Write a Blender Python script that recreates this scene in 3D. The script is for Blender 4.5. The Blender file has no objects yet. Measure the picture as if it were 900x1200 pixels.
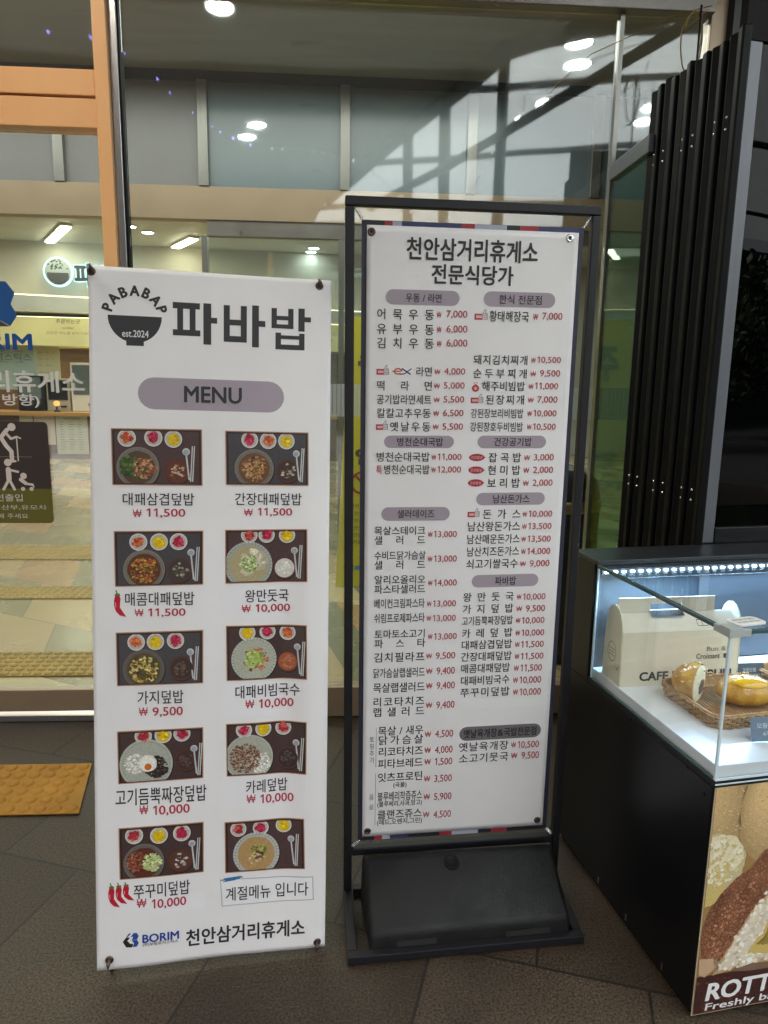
import bpy, bmesh, math, random
from mathutils import Matrix, Vector
random.seed(7)
R = math.radians
S = bpy.context.scene
COL = S.collection

# ------------------------------------------------------------------ camera
EYE = 1.56
cam_data = bpy.data.cameras.new('camera')
cam_data.sensor_fit = 'VERTICAL'
cam_data.sensor_height = 36.0
cam_data.lens = 24.96
cam_data.clip_start = 0.05
cam_data.clip_end = 600
cam = bpy.data.objects.new('camera', cam_data)
COL.objects.link(cam)
PITCH, YAW, ROLL = R(10.3), R(3.53), R(0.878)
fwd = Vector((math.sin(YAW)*math.cos(PITCH), math.cos(YAW)*math.cos(PITCH), -math.sin(PITCH)))
right0 = Vector((math.cos(YAW), -math.sin(YAW), 0))
up0 = right0.cross(fwd)
right = right0*math.cos(ROLL) + up0*math.sin(ROLL)
up = right.cross(fwd)
cam.matrix_world = Matrix(((right.x, up.x, -fwd.x, 0), (right.y, up.y, -fwd.y, 0), (right.z, up.z, -fwd.z, EYE), (0, 0, 0, 1)))
S.camera = cam

# ------------------------------------------------------------------ sky, sun, exposure
SUN_EL, SUN_ROT = R(48), R(200)
world = bpy.data.worlds.new('World')
S.world = world
world.use_nodes = True
wn, wl = world.node_tree.nodes, world.node_tree.links
wn.clear()
sky = wn.new('ShaderNodeTexSky')
sky.sky_type = 'NISHITA'
sky.sun_disc = False
sky.sun_elevation = SUN_EL
sky.sun_rotation = SUN_ROT
sky.air_density = 1.0
sky.dust_density = 4.0
hsv = wn.new('ShaderNodeHueSaturation')
hsv.inputs['Saturation'].default_value = 0.45
bg = wn.new('ShaderNodeBackground')
bg.inputs['Strength'].default_value = 0.15
wo = wn.new('ShaderNodeOutputWorld')
wl.new(sky.outputs[0], hsv.inputs['Color'])
wl.new(hsv.outputs[0], bg.inputs['Color'])
wl.new(bg.outputs[0], wo.inputs['Surface'])

sd = bpy.data.lights.new('sun', 'SUN')
sd.energy = 5.0
sd.angle = R(12)
sd.color = (1, .96, .9)
sun = bpy.data.objects.new('sun', sd)
COL.objects.link(sun)
# rotation 0 of the sky sun is +Y, turning clockwise seen from above
sdir = Vector((math.sin(SUN_ROT)*math.cos(SUN_EL), math.cos(SUN_ROT)*math.cos(SUN_EL), math.sin(SUN_EL)))
sun.rotation_euler = sdir.to_track_quat('Z', 'Y').to_euler()
sun.location = (0, -10, 20)

S.view_settings.view_transform = 'Standard'
S.view_settings.look = 'None'
S.view_settings.exposure = 1.60
S.view_settings.gamma = 1.0
S.view_settings.use_curve_mapping = False
S.render.engine = 'CYCLES'
S.cycles.use_denoising = True
S.cycles.denoiser = 'OPENIMAGEDENOISE'
S.cycles.denoising_input_passes = 'RGB_ALBEDO_NORMAL'
S.cycles.max_bounces = 10
S.cycles.transparent_max_bounces = 24
S.cycles.diffuse_bounces = 4
S.cycles.glossy_bounces = 5
S.cycles.sample_clamp_indirect = 6.0
S.cycles.caustics_reflective = False
S.cycles.caustics_refractive = False

# ------------------------------------------------------------------ helpers
def lin(r, g, b):
    def f(c):
        c = c/255.0
        return c/12.92 if c <= .04045 else ((c+.055)/1.055)**2.4
    return (f(r), f(g), f(b))

def thing(name, label, cat, loc=(0, 0, 0), rz=0, group=None, matrix=None):
    o = bpy.data.objects.new(name, None)
    o.empty_display_size = .1
    COL.objects.link(o)
    if matrix is not None:
        o.matrix_world = matrix
    else:
        o.location = loc
        o.rotation_euler = (0, 0, rz)
    o['label'] = label
    o['category'] = cat
    if group:
        o['group'] = group
    return o

def tag(o, label=None, cat=None, group=None, kind=None):
    if label: o['label'] = label
    if cat: o['category'] = cat
    if group: o['group'] = group
    if kind: o['kind'] = kind
    return o

def copy_tree(o, parent=None):
    c = o.copy()
    COL.objects.link(c)
    if parent is not None:
        c.parent = parent
    for ch in list(o.children):
        copy_tree(ch, c)
    return c

class MB:
    """collects shapes into one mesh"""
    def __init__(self):
        self.bm = bmesh.new()
        self.mi = 0
    def _t(self, vs, M):
        if M is not None:
            for v in vs: v.co = M @ v.co
    def face(self, pts):
        f = self.bm.faces.new([self.bm.verts.new(p) for p in pts])
        f.material_index = self.mi
        return f
    def box(self, x0, x1, y0, y1, z0, z1, M=None):
        P = [(x0, y0, z0), (x1, y0, z0), (x1, y1, z0), (x0, y1, z0), (x0, y0, z1), (x1, y0, z1), (x1, y1, z1), (x0, y1, z1)]
        return self.hexa(P, M)
    def hexa(self, P, M=None):
        vs = [self.bm.verts.new(p) for p in P]
        self._t(vs, M)
        for q in ((0, 3, 2, 1), (4, 5, 6, 7), (0, 1, 5, 4), (1, 2, 6, 5), (2, 3, 7, 6), (3, 0, 4, 7)):
            f = self.bm.faces.new([vs[i] for i in q])
            f.material_index = self.mi
        return vs
    def tube(self, pts, r, n=8, caps=True):
        pts = [Vector(p) for p in pts]
        rs = r if isinstance(r, (list, tuple)) else [r]*len(pts)
        rings = []
        ref = None
        for i, p in enumerate(pts):
            d = (pts[min(i+1, len(pts)-1)] - pts[max(i-1, 0)]).normalized()
            if ref is None:
                ref = Vector((0, 0, 1)) if abs(d.z) < .9 else Vector((1, 0, 0))
            a = d.cross(ref).normalized()
            b = a.cross(d).normalized()
            ref = b
            rings.append([self.bm.verts.new(p + (a*math.cos(2*math.pi*k/n) + b*math.sin(2*math.pi*k/n))*rs[i]) for k in range(n)])
        for i in range(len(rings)-1):
            for k in range(n):
                f = self.bm.faces.new((rings[i][k], rings[i][(k+1) % n], rings[i+1][(k+1) % n], rings[i+1][k]))
                f.material_index = self.mi
                f.smooth = True
        if caps:
            for rg in (rings[0], rings[-1]):
                f = self.bm.faces.new(rg)
                f.material_index = self.mi
    def lathe(self, prof, c=(0, 0, 0), n=24, M=None, smooth=True):
        rings = []
        for (r, z) in prof:
            if r < 1e-6:
                rings.append([self.bm.verts.new((c[0], c[1], c[2]+z))])
            else:
                rings.append([self.bm.verts.new((c[0]+r*math.cos(2*math.pi*k/n), c[1]+r*math.sin(2*math.pi*k/n), c[2]+z)) for k in range(n)])
        for rg in rings: self._t(rg, M)
        for i in range(len(rings)-1):
            A, B = rings[i], rings[i+1]
            for k in range(n):
                a, b = A[k % len(A)], A[(k+1) % len(A)]
                c_, d = B[(k+1) % len(B)], B[k % len(B)]
                vs = []
                for v in (a, b, c_, d):
                    if v not in vs: vs.append(v)
                if len(vs) > 2:
                    f = self.bm.faces.new(vs)
                    f.material_index = self.mi
                    f.smooth = smooth
    def blob(self, c, rad, n=(16, 10), M=None, noise=0.0, seed=0):
        rnd = random.Random(seed)
        prof = []
        rings = []
        for j in range(n[1]+1):
            t = math.pi*j/n[1]
            if j in (0, n[1]):
                rings.append([self.bm.verts.new((0, 0, math.cos(t)))])
            else:
                rings.append([self.bm.verts.new((math.sin(t)*math.cos(2*math.pi*k/n[0]), math.sin(t)*math.sin(2*math.pi*k/n[0]), math.cos(t))) for k in range(n[0])])
        for rg in rings:
            for v in rg:
                s = 1+rnd.uniform(-noise, noise)
                v.co = Vector((v.co.x*rad[0]*s+c[0], v.co.y*rad[1]*s+c[1], v.co.z*rad[2]*s+c[2]))
            self._t(rg, M)
        for i in range(len(rings)-1):
            A, B = rings[i], rings[i+1]
            for k in range(n[0]):
                vs = []
                for v in (A[k % len(A)], A[(k+1) % len(A)], B[(k+1) % len(B)], B[k % len(B)]):
                    if v not in vs: vs.append(v)
                f = self.bm.faces.new(vs)
                f.material_index = self.mi
                f.smooth = True
    def prism(self, poly, h, M=None):
        """poly in xy, extruded from z=0 to h"""
        a = [self.bm.verts.new((p[0], p[1], 0)) for p in poly]
        b = [self.bm.verts.new((p[0], p[1], h)) for p in poly]
        self._t(a+b, M)
        fs = [self.bm.faces.new(list(reversed(a))), self.bm.faces.new(b)]
        n = len(poly)
        for i in range(n):
            fs.append(self.bm.faces.new((a[i], a[(i+1) % n], b[(i+1) % n], b[i])))
        for f in fs: f.material_index = self.mi
    def build(self, name, mats, parent=None, bevel=0, seg=2):
        bmesh.ops.recalc_face_normals(self.bm, faces=self.bm.faces)
        if bevel:
            es = [e for e in self.bm.edges if len(e.link_faces) == 2 and e.calc_face_angle(0) > .6]
            bmesh.ops.bevel(self.bm, geom=es, offset=bevel, segments=seg, profile=.5, affect='EDGES', clamp_overlap=True)
        me = bpy.data.meshes.new(name)
        self.bm.to_mesh(me)
        self.bm.free()
        for m in (mats if isinstance(mats, (list, tuple)) else [mats]):
            me.materials.append(m)
        o = bpy.data.objects.new(name, me)
        COL.objects.link(o)
        if parent is not None: o.parent = parent
        return o

def box_obj(name, mat, parent, *b, bevel=0):
    m = MB()
    m.box(*b)
    return m.build(name, mat, parent, bevel)

# ------------------------------------------------------------------ materials
def material(name, col, rough=.5, metal=0.0, var=0.0, scale=6, bump=0.0, bscale=80, col2=None, spec=.5, coat=0.0, stretch=(1, 1, 1), rvar=0.0, trans=None):
    m = bpy.data.materials.new(name)
    m.use_nodes = True
    N, L = m.node_tree.nodes, m.node_tree.links
    p = N['Principled BSDF']
    p.inputs['Roughness'].default_value = rough
    p.inputs['Metallic'].default_value = metal
    p.inputs['Specular IOR Level'].default_value = spec
    p.inputs['Coat Weight'].default_value = coat
    p.inputs['Base Color'].default_value = (*col, 1)
    tc = N.new('ShaderNodeTexCoord')
    mp = N.new('ShaderNodeMapping')
    mp.inputs['Scale'].default_value = stretch
    L.new(tc.outputs['Object'], mp.inputs['Vector'])
    if var or col2 or rvar:
        no = N.new('ShaderNodeTexNoise')
        no.inputs['Scale'].default_value = scale
        no.inputs['Detail'].default_value = 6
        no.inputs['Roughness'].default_value = .6
        L.new(mp.outputs[0], no.inputs['Vector'])
        if var or col2:
            rp = N.new('ShaderNodeValToRGB')
            rp.color_ramp.elements[0].position = .32
            rp.color_ramp.elements[1].position = .68
            c2 = col2 if col2 else tuple(min(1, c*(1+var)) for c in col)
            c1 = col if col2 else tuple(c*(1-var) for c in col)
            rp.color_ramp.elements[0].color = (*c1, 1)
            rp.color_ramp.elements[1].color = (*c2, 1)
            L.new(no.outputs['Fac'], rp.inputs[0])
            L.new(rp.outputs[0], p.inputs['Base Color'])
        if rvar:
            mr = N.new('ShaderNodeMapRange')
            mr.inputs['From Min'].default_value = .3
            mr.inputs['From Max'].default_value = .7
            mr.inputs['To Min'].default_value = max(.02, rough-rvar)
            mr.inputs['To Max'].default_value = rough+rvar
            L.new(no.outputs['Fac'], mr.inputs['Value'])
            L.new(mr.outputs[0], p.inputs['Roughness'])
    if bump:
        nb = N.new('ShaderNodeTexNoise')
        nb.inputs['Scale'].default_value = bscale
        nb.inputs['Detail'].default_value = 5
        L.new(mp.outputs[0], nb.inputs['Vector'])
        b = N.new('ShaderNodeBump')
        b.inputs['Strength'].default_value = bump
        b.inputs['Distance'].default_value = .004
        L.new(nb.outputs['Fac'], b.inputs['Height'])
        L.new(b.outputs[0], p.inputs['Normal'])
    return m

def emitter(name, col, strength):
    m = bpy.data.materials.new(name)
    m.use_nodes = True
    N, L = m.node_tree.nodes, m.node_tree.links
    N.clear()
    e = N.new('ShaderNodeEmission')
    e.inputs['Color'].default_value = (*col, 1)
    e.inputs['Strength'].default_value = strength
    o = N.new('ShaderNodeOutputMaterial')
    L.new(e.outputs[0], o.inputs['Surface'])
    return m

def pane_mat(name, tint, ior=1.55, haze=0.0, rough=0.0):
    """clear sheet glass: what lies behind it plus a mirror reflection by angle"""
    m = bpy.data.materials.new(name)
    m.use_nodes = True
    N, L = m.node_tree.nodes, m.node_tree.links
    N.clear()
    tr = N.new('ShaderNodeBsdfTransparent')
    tr.inputs['Color'].default_value = (*tint, 1)
    gl = N.new('ShaderNodeBsdfGlossy')
    gl.inputs['Roughness'].default_value = rough
    fr = N.new('ShaderNodeFresnel')
    ge = N.new('ShaderNodeNewGeometry')
    io = N.new('ShaderNodeMapRange')                     # same reflectance from either face of the sheet
    io.inputs['To Min'].default_value = ior
    io.inputs['To Max'].default_value = 1/ior
    L.new(ge.outputs['Backfacing'], io.inputs['Value'])
    L.new(io.outputs[0], fr.inputs['IOR'])
    mx = N.new('ShaderNodeMixShader')
    # faint ripple of float glass bends the reflections
    tc = N.new('ShaderNodeTexCoord')
    nz = N.new('ShaderNodeTexNoise')
    nz.inputs['Scale'].default_value = .9
    nz.inputs['Detail'].default_value = 1.5
    bp = N.new('ShaderNodeBump')
    bp.inputs['Strength'].default_value = .35
    bp.inputs['Distance'].default_value = .02
    L.new(tc.outputs['Object'], nz.inputs['Vector'])
    L.new(nz.outputs['Fac'], bp.inputs['Height'])
    L.new(bp.outputs[0], gl.inputs['Normal'])
    o = N.new('ShaderNodeOutputMaterial')
    L.new(fr.outputs[0], mx.inputs[0])
    L.new(tr.outputs[0], mx.inputs[1])
    L.new(gl.outputs[0], mx.inputs[2])
    last = mx
    if haze:
        df = N.new('ShaderNodeBsdfDiffuse')
        df.inputs['Color'].default_value = (.75, .8, .78, 1)
        m2 = N.new('ShaderNodeMixShader')
        m2.inputs[0].default_value = haze
        L.new(mx.outputs[0], m2.inputs[1])
        L.new(df.outputs[0], m2.inputs[2])
        last = m2
    L.new(last.outputs[0], o.inputs['Surface'])
    return m

def print_mat(name, rough=.45, grain=0.0):
    m = bpy.data.materials.new(name)
    m.use_nodes = True
    N, L = m.node_tree.nodes, m.node_tree.links
    p = N['Principled BSDF']
    p.inputs['Roughness'].default_value = rough
    p.inputs['Specular IOR Level'].default_value = .35
    a = N.new('ShaderNodeAttribute')
    a.attribute_name = 'ink'
    if grain:
        tc = N.new('ShaderNodeTexCoord')
        nz = N.new('ShaderNodeTexNoise')
        nz.inputs['Scale'].default_value = 220
        nz.inputs['Detail'].default_value = 4
        mr = N.new('ShaderNodeMapRange')
        mr.inputs['From Min'].default_value = .3
        mr.inputs['From Max'].default_value = .7
        mr.inputs['To Min'].default_value = 1-grain
        mr.inputs['To Max'].default_value = 1+grain
        mx = N.new('ShaderNodeMix')
        mx.data_type = 'RGBA'
        mx.blend_type = 'MULTIPLY'
        mx.inputs[0].default_value = 1
        L.new(tc.outputs['Object'], nz.inputs['Vector'])
        L.new(nz.outputs['Fac'], mr.inputs['Value'])
        L.new(a.outputs['Color'], mx.inputs[6])
        L.new(mr.outputs[0], mx.inputs[7])
        L.new(mx.outputs[2], p.inputs['Base Color'])
    else:
        L.new(a.outputs['Color'], p.inputs['Base Color'])
    return m

def tile_mat(name, cols, size, ang, joint, rough, speck=0.0, jw=.012, bump=.25, skew=0.0, rvar=.12, spec=.4):
    """square stone slabs turned by ang, each slab its own tone, speckled, with thin joints"""
    m = bpy.data.materials.new(name)
    m.use_nodes = True
    N, L = m.node_tree.nodes, m.node_tree.links
    p = N['Principled BSDF']
    tc = N.new('ShaderNodeTexCoord')
    mp = N.new('ShaderNodeMapping')
    mp.inputs['Rotation'].default_value = (0, 0, ang)
    mp.inputs['Scale'].default_value = (1/size, 1/size, 1)
    L.new(tc.outputs['Object'], mp.inputs['Vector'])
    vec = mp.outputs[0]
    if skew:
        sp = N.new('ShaderNodeSeparateXYZ'); L.new(vec, sp.inputs[0])
        mu = N.new('ShaderNodeMath'); mu.operation = 'MULTIPLY_ADD'
        L.new(sp.outputs[1], mu.inputs[0]); mu.inputs[1].default_value = skew
        L.new(sp.outputs[0], mu.inputs[2])
        cb = N.new('ShaderNodeCombineXYZ')
        L.new(mu.outputs[0], cb.inputs[0]); L.new(sp.outputs[1], cb.inputs[1])
        vec = cb.outputs[0]
    br = N.new('ShaderNodeTexBrick')
    br.offset = 0.5
    br.inputs['Scale'].default_value = 1
    br.inputs['Brick Width'].default_value = 1
    br.inputs['Row Height'].default_value = 1
    br.inputs['Mortar Size'].default_value = jw
    br.inputs['Mortar Smooth'].default_value = .2
    br.inputs['Color1'].default_value = (0, 0, 0, 1)
    br.inputs['Color2'].default_value = (1, 1, 1, 1)
    br.inputs['Mortar'].default_value = (.5, .5, .5, 1)
    L.new(vec, br.inputs['Vector'])
    rp = N.new('ShaderNodeValToRGB')
    rp.color_ramp.interpolation = 'CONSTANT'
    while len(rp.color_ramp.elements) < len(cols): rp.color_ramp.elements.new(.5)
    for i, c in enumerate(cols):
        rp.color_ramp.elements[i].position = i/len(cols)
        rp.color_ramp.elements[i].color = (*c, 1)
    L.new(br.outputs['Color'], rp.inputs[0])
    ns = N.new('ShaderNodeTexNoise')
    ns.inputs['Scale'].default_value = 150
    ns.inputs['Detail'].default_value = 3
    ns.inputs['Roughness'].default_value = .8
    L.new(tc.outputs['Object'], ns.inputs['Vector'])
    nl = N.new('ShaderNodeTexNoise')
    nl.inputs['Scale'].default_value = 2.2
    nl.inputs['Detail'].default_value = 7
    nl.inputs['Roughness'].default_value = .65
    L.new(tc.outputs['Object'], nl.inputs['Vector'])
    mr = N.new('ShaderNodeMapRange')
    mr.inputs['From Min'].default_value = .35
    mr.inputs['From Max'].default_value = .65
    mr.inputs['To Min'].default_value = 1-speck
    mr.inputs['To Max'].default_value = 1+speck*1.5
    L.new(ns.outputs['Fac'], mr.inputs['Value'])
    m2 = N.new('ShaderNodeMapRange')
    m2.inputs['From Min'].default_value = .3
    m2.inputs['From Max'].default_value = .7
    m2.inputs['To Min'].default_value = 1-speck*.45
    m2.inputs['To Max'].default_value = 1+speck*.45
    L.new(nl.outputs['Fac'], m2.inputs['Value'])
    mm = N.new('ShaderNodeMath'); mm.operation = 'MULTIPLY'
    L.new(mr.outputs[0], mm.inputs[0]); L.new(m2.outputs[0], mm.inputs[1])
    mx = N.new('ShaderNodeMix'); mx.data_type = 'RGBA'; mx.blend_type = 'MULTIPLY'
    mx.inputs[0].default_value = 1
    L.new(rp.outputs[0], mx.inputs[6]); L.new(mm.outputs[0], mx.inputs[7])
    mj = N.new('ShaderNodeMix'); mj.data_type = 'RGBA'
    mj.inputs[7].default_value = (*joint, 1)
    L.new(br.outputs['Fac'], mj.inputs[0]); L.new(mx.outputs[2], mj.inputs[6])
    L.new(mj.outputs[2], p.inputs['Base Color'])
    r2 = N.new('ShaderNodeMapRange')
    r2.inputs['From Min'].default_value = .3
    r2.inputs['From Max'].default_value = .7
    r2.inputs['To Min'].default_value = max(.05, rough-rvar)
    r2.inputs['To Max'].default_value = rough+rvar
    L.new(nl.outputs['Fac'], r2.inputs['Value'])
    L.new(r2.outputs[0], p.inputs['Roughness'])
    p.inputs['Specular IOR Level'].default_value = spec
    bp = N.new('ShaderNodeBump')
    bp.inputs['Strength'].default_value = bump
    bp.inputs['Distance'].default_value = .002
    L.new(ns.outputs['Fac'], bp.inputs['Height'])
    L.new(bp.outputs[0], p.inputs['Normal'])
    return m

M = {}
M['sheet'] = material('banner_vinyl', (.79, .765, .765), .40, var=.035, scale=2.2, bump=.55, bscale=6)
M['ink'] = print_mat('printed_ink')
M['photo'] = print_mat('printed_photo', .3, .13)
M['black_metal'] = material('black_powder_coat', (.010, .0095, .012), .48, spec=.35, var=.15, scale=30, bump=.05, bscale=300)
M['black_plastic'] = material('black_moulded_plastic', (.0065, .0062, .0066), .5, spec=.3, var=.45, scale=14, bump=.25, bscale=260, rvar=.18)
M['copper'] = material('copper_toned_steel', (.96, .52, .23), .36, .0, var=.07, scale=1.6, stretch=(1, 1, .35), rvar=.1)
M['dull_steel'] = material('dull_steel_post', (.20, .20, .185), .30, .6, var=.1, scale=3, stretch=(3, 3, .4))
M['steel'] = material('brushed_steel', (.50, .50, .51), .28, 1.0, var=.08, scale=20, stretch=(8, 8, .3))
M['dark_steel'] = material('grey_steel_beam', (.20, .185, .17), .34, .7, var=.1, scale=4, rvar=.08)
M['bronze'] = material('bronze_beam', (.33, .245, .16), .32, .3, var=.08, scale=4)
M['gasket'] = material('black_rubber', (.008, .008, .008), .7, spec=.15)
M['glass'] = pane_mat('clear_window', (.86, .91, .90), 1.95, .018, .03)
M['film'] = pane_mat('frosted_film', (.72, .78, .77), 1.5, .45)
M['case_glass'] = pane_mat('case_pane', (.97, .985, .985), 1.40)
M['green_glass'] = pane_mat('green_side_window', (.55, .74, .66), 1.25)
M['dark_glass'] = pane_mat('tinted_window', (.10, .13, .125), 1.30)
M['glass_edge'] = material('green_glass_edge', (.05, .10, .10), .15)
M['bright_edge'] = material('polished_glass_edge', (.62, .75, .80), .15)
M['floor'] = tile_mat('granite_paving', [(.034, .0228, .0135), (.040, .0275, .0165), (.031, .021, .0125), (.047, .033, .021), (.036, .0245, .0148)], .58, R(18), (.013, .0095, .007), .46, .95, .0075, .9)
M['inner_floor'] = tile_mat('polished_hall_floor', [(.46, .39, .21), (.36, .23, .115), (.18, .175, .105), (.40, .30, .155), (.25, .22, .125)], .62, R(28), (.15, .14, .10), .26, .12, .008, .08, .9, .06)
M['tactile_out'] = material('orange_tactile_paver', (.42, .205, .03), .6, spec=.25, var=.18, scale=5, bump=.1, bscale=200)
M['tactile_in'] = material('yellow_tactile_paver', (.34, .225, .035), .4, var=.15, scale=5)
M['inner_wall'] = material('cream_plaster', (.44, .42, .35), .6, var=.05, scale=1.5)
M['inner_ceiling'] = material('cream_ceiling', (.46, .47, .43), .6, var=.05, scale=1)
M['lobby_ceiling'] = material('olive_lobby_ceiling', (.28, .275, .245), .45, var=.1, scale=1.2, stretch=(1, 6, 1))
M['grey_panel'] = material('blue_grey_panel', (.14, .19, .215), .22, var=.08, scale=1.5, spec=.6)
M['panel_slats'] = material('grey_slats', (.19, .19, .19), .35, var=.06, scale=2)
M['dark_wood'] = material('dark_brown_wood', (.10, .045, .020), .5, col2=(.17, .085, .04), scale=3, stretch=(.6, 6, 6))
M['honey_wood'] = material('honey_wood_counter', (.50, .27, .08), .4, col2=(.62, .36, .13), scale=3, stretch=(.6, 6, 6))
M['black'] = material('black_panel', (.0045, .0043, .0052), .32, spec=.35, var=.15, scale=3)
M['shutter'] = material('black_anodised_shutter', (.003, .003, .0034), .45, .0, spec=.12, var=.15, scale=12, stretch=(4, 4, .2))
M['post_grey'] = material('grey_anodised_post', (.12, .125, .14), .38, .4, var=.08, scale=6, stretch=(6, 6, .2))
M['shelf'] = material('white_shelf', (.78, .80, .84), .35)
M['board'] = material('cream_paperboard', (.76, .70, .55), .7, var=.03, scale=14, bump=.05, bscale=500)
M['board_in'] = material('inner_paperboard', (.72, .68, .57), .8, var=.03, scale=14)
M['wicker'] = material('tan_wicker', (.33, .18, .075), .6, col2=(.50, .31, .14), scale=60, bump=.5, bscale=300)
M['dark_wicker'] = material('brown_wicker_stakes', (.15, .075, .03), .65, var=.2, scale=60)
M['crust'] = material('golden_glazed_crust', (.42, .17, .015), .22, col2=(.74, .43, .055), scale=26, bump=.6, bscale=90, coat=.3)
M['custard'] = material('yellow_custard_glaze', (.82, .46, .01), .12, coat=.6)
M['crumb'] = material('white_bread_crumb', (.80, .76, .58), .8, var=.08, scale=60, bump=.5, bscale=120)
M['filling'] = material('brown_bean_filling', (.12, .075, .045), .6, var=.4, scale=90, bump=.6, bscale=140)
M['nut'] = material('chopped_almond', (.78, .62, .38), .5)
M['chrome'] = material('chromed_metal', (.75, .75, .75), .15, 1.0)
M['dark_board'] = material('dark_grey_board', (.010, .011, .014), .35, var=.1)
M['rust'] = material('dark_bronze_fitting', (.10, .07, .055), .35, .7, var=.3, scale=60)
M['eyelet_hole'] = material('eyelet_hole', (.015, .013, .012), .6)
M['white_paint'] = material('white_paint', (.78, .78, .76), .5, var=.03, scale=3)
M['membrane'] = None
M['yellow_cable'] = material('yellow_cable', (.22, .15, .035), .5)
M['gold'] = material('gold_band', (.62, .42, .12), .3, .9)
M['yellow_sheet'] = material('yellow_vinyl', (.62, .56, .03), .4)
M['asphalt'] = material('asphalt', (.05, .05, .05), .8, var=.2, scale=8, bump=.3)
M['trunk'] = material('bark', (.08, .06, .045), .9, var=.3, scale=10, bump=.5)
M['leaf'] = material('leaf_green', (.05, .085, .03), .6, col2=(.10, .16, .05), scale=1.3)
M['downlight'] = emitter('downlight_glow', (.93, 1.0, .98), 24)
M['tube_light'] = emitter('tube_glow', (1.0, .90, .62), 14)
M['led'] = emitter('led_glow', (.46, .74, 1.0), 22)
M['fairy'] = emitter('fairy_light_glow', (.30, .25, 1.0), 8)
M['fairy_white'] = emitter('fairy_light_white', (.9, .85, .8), 2)
M['sign_white'] = emitter('sign_halo', (.55, .90, 1.0), 1.0)
M['sign_ground'] = material('sign_ground', (.34, .40, .40), .5)
M['sign_face'] = material('sign_face', (.06, .065, .065), .4)
M['cove'] = emitter('cove_glow', (1.0, .80, .38), 2.2)

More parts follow.
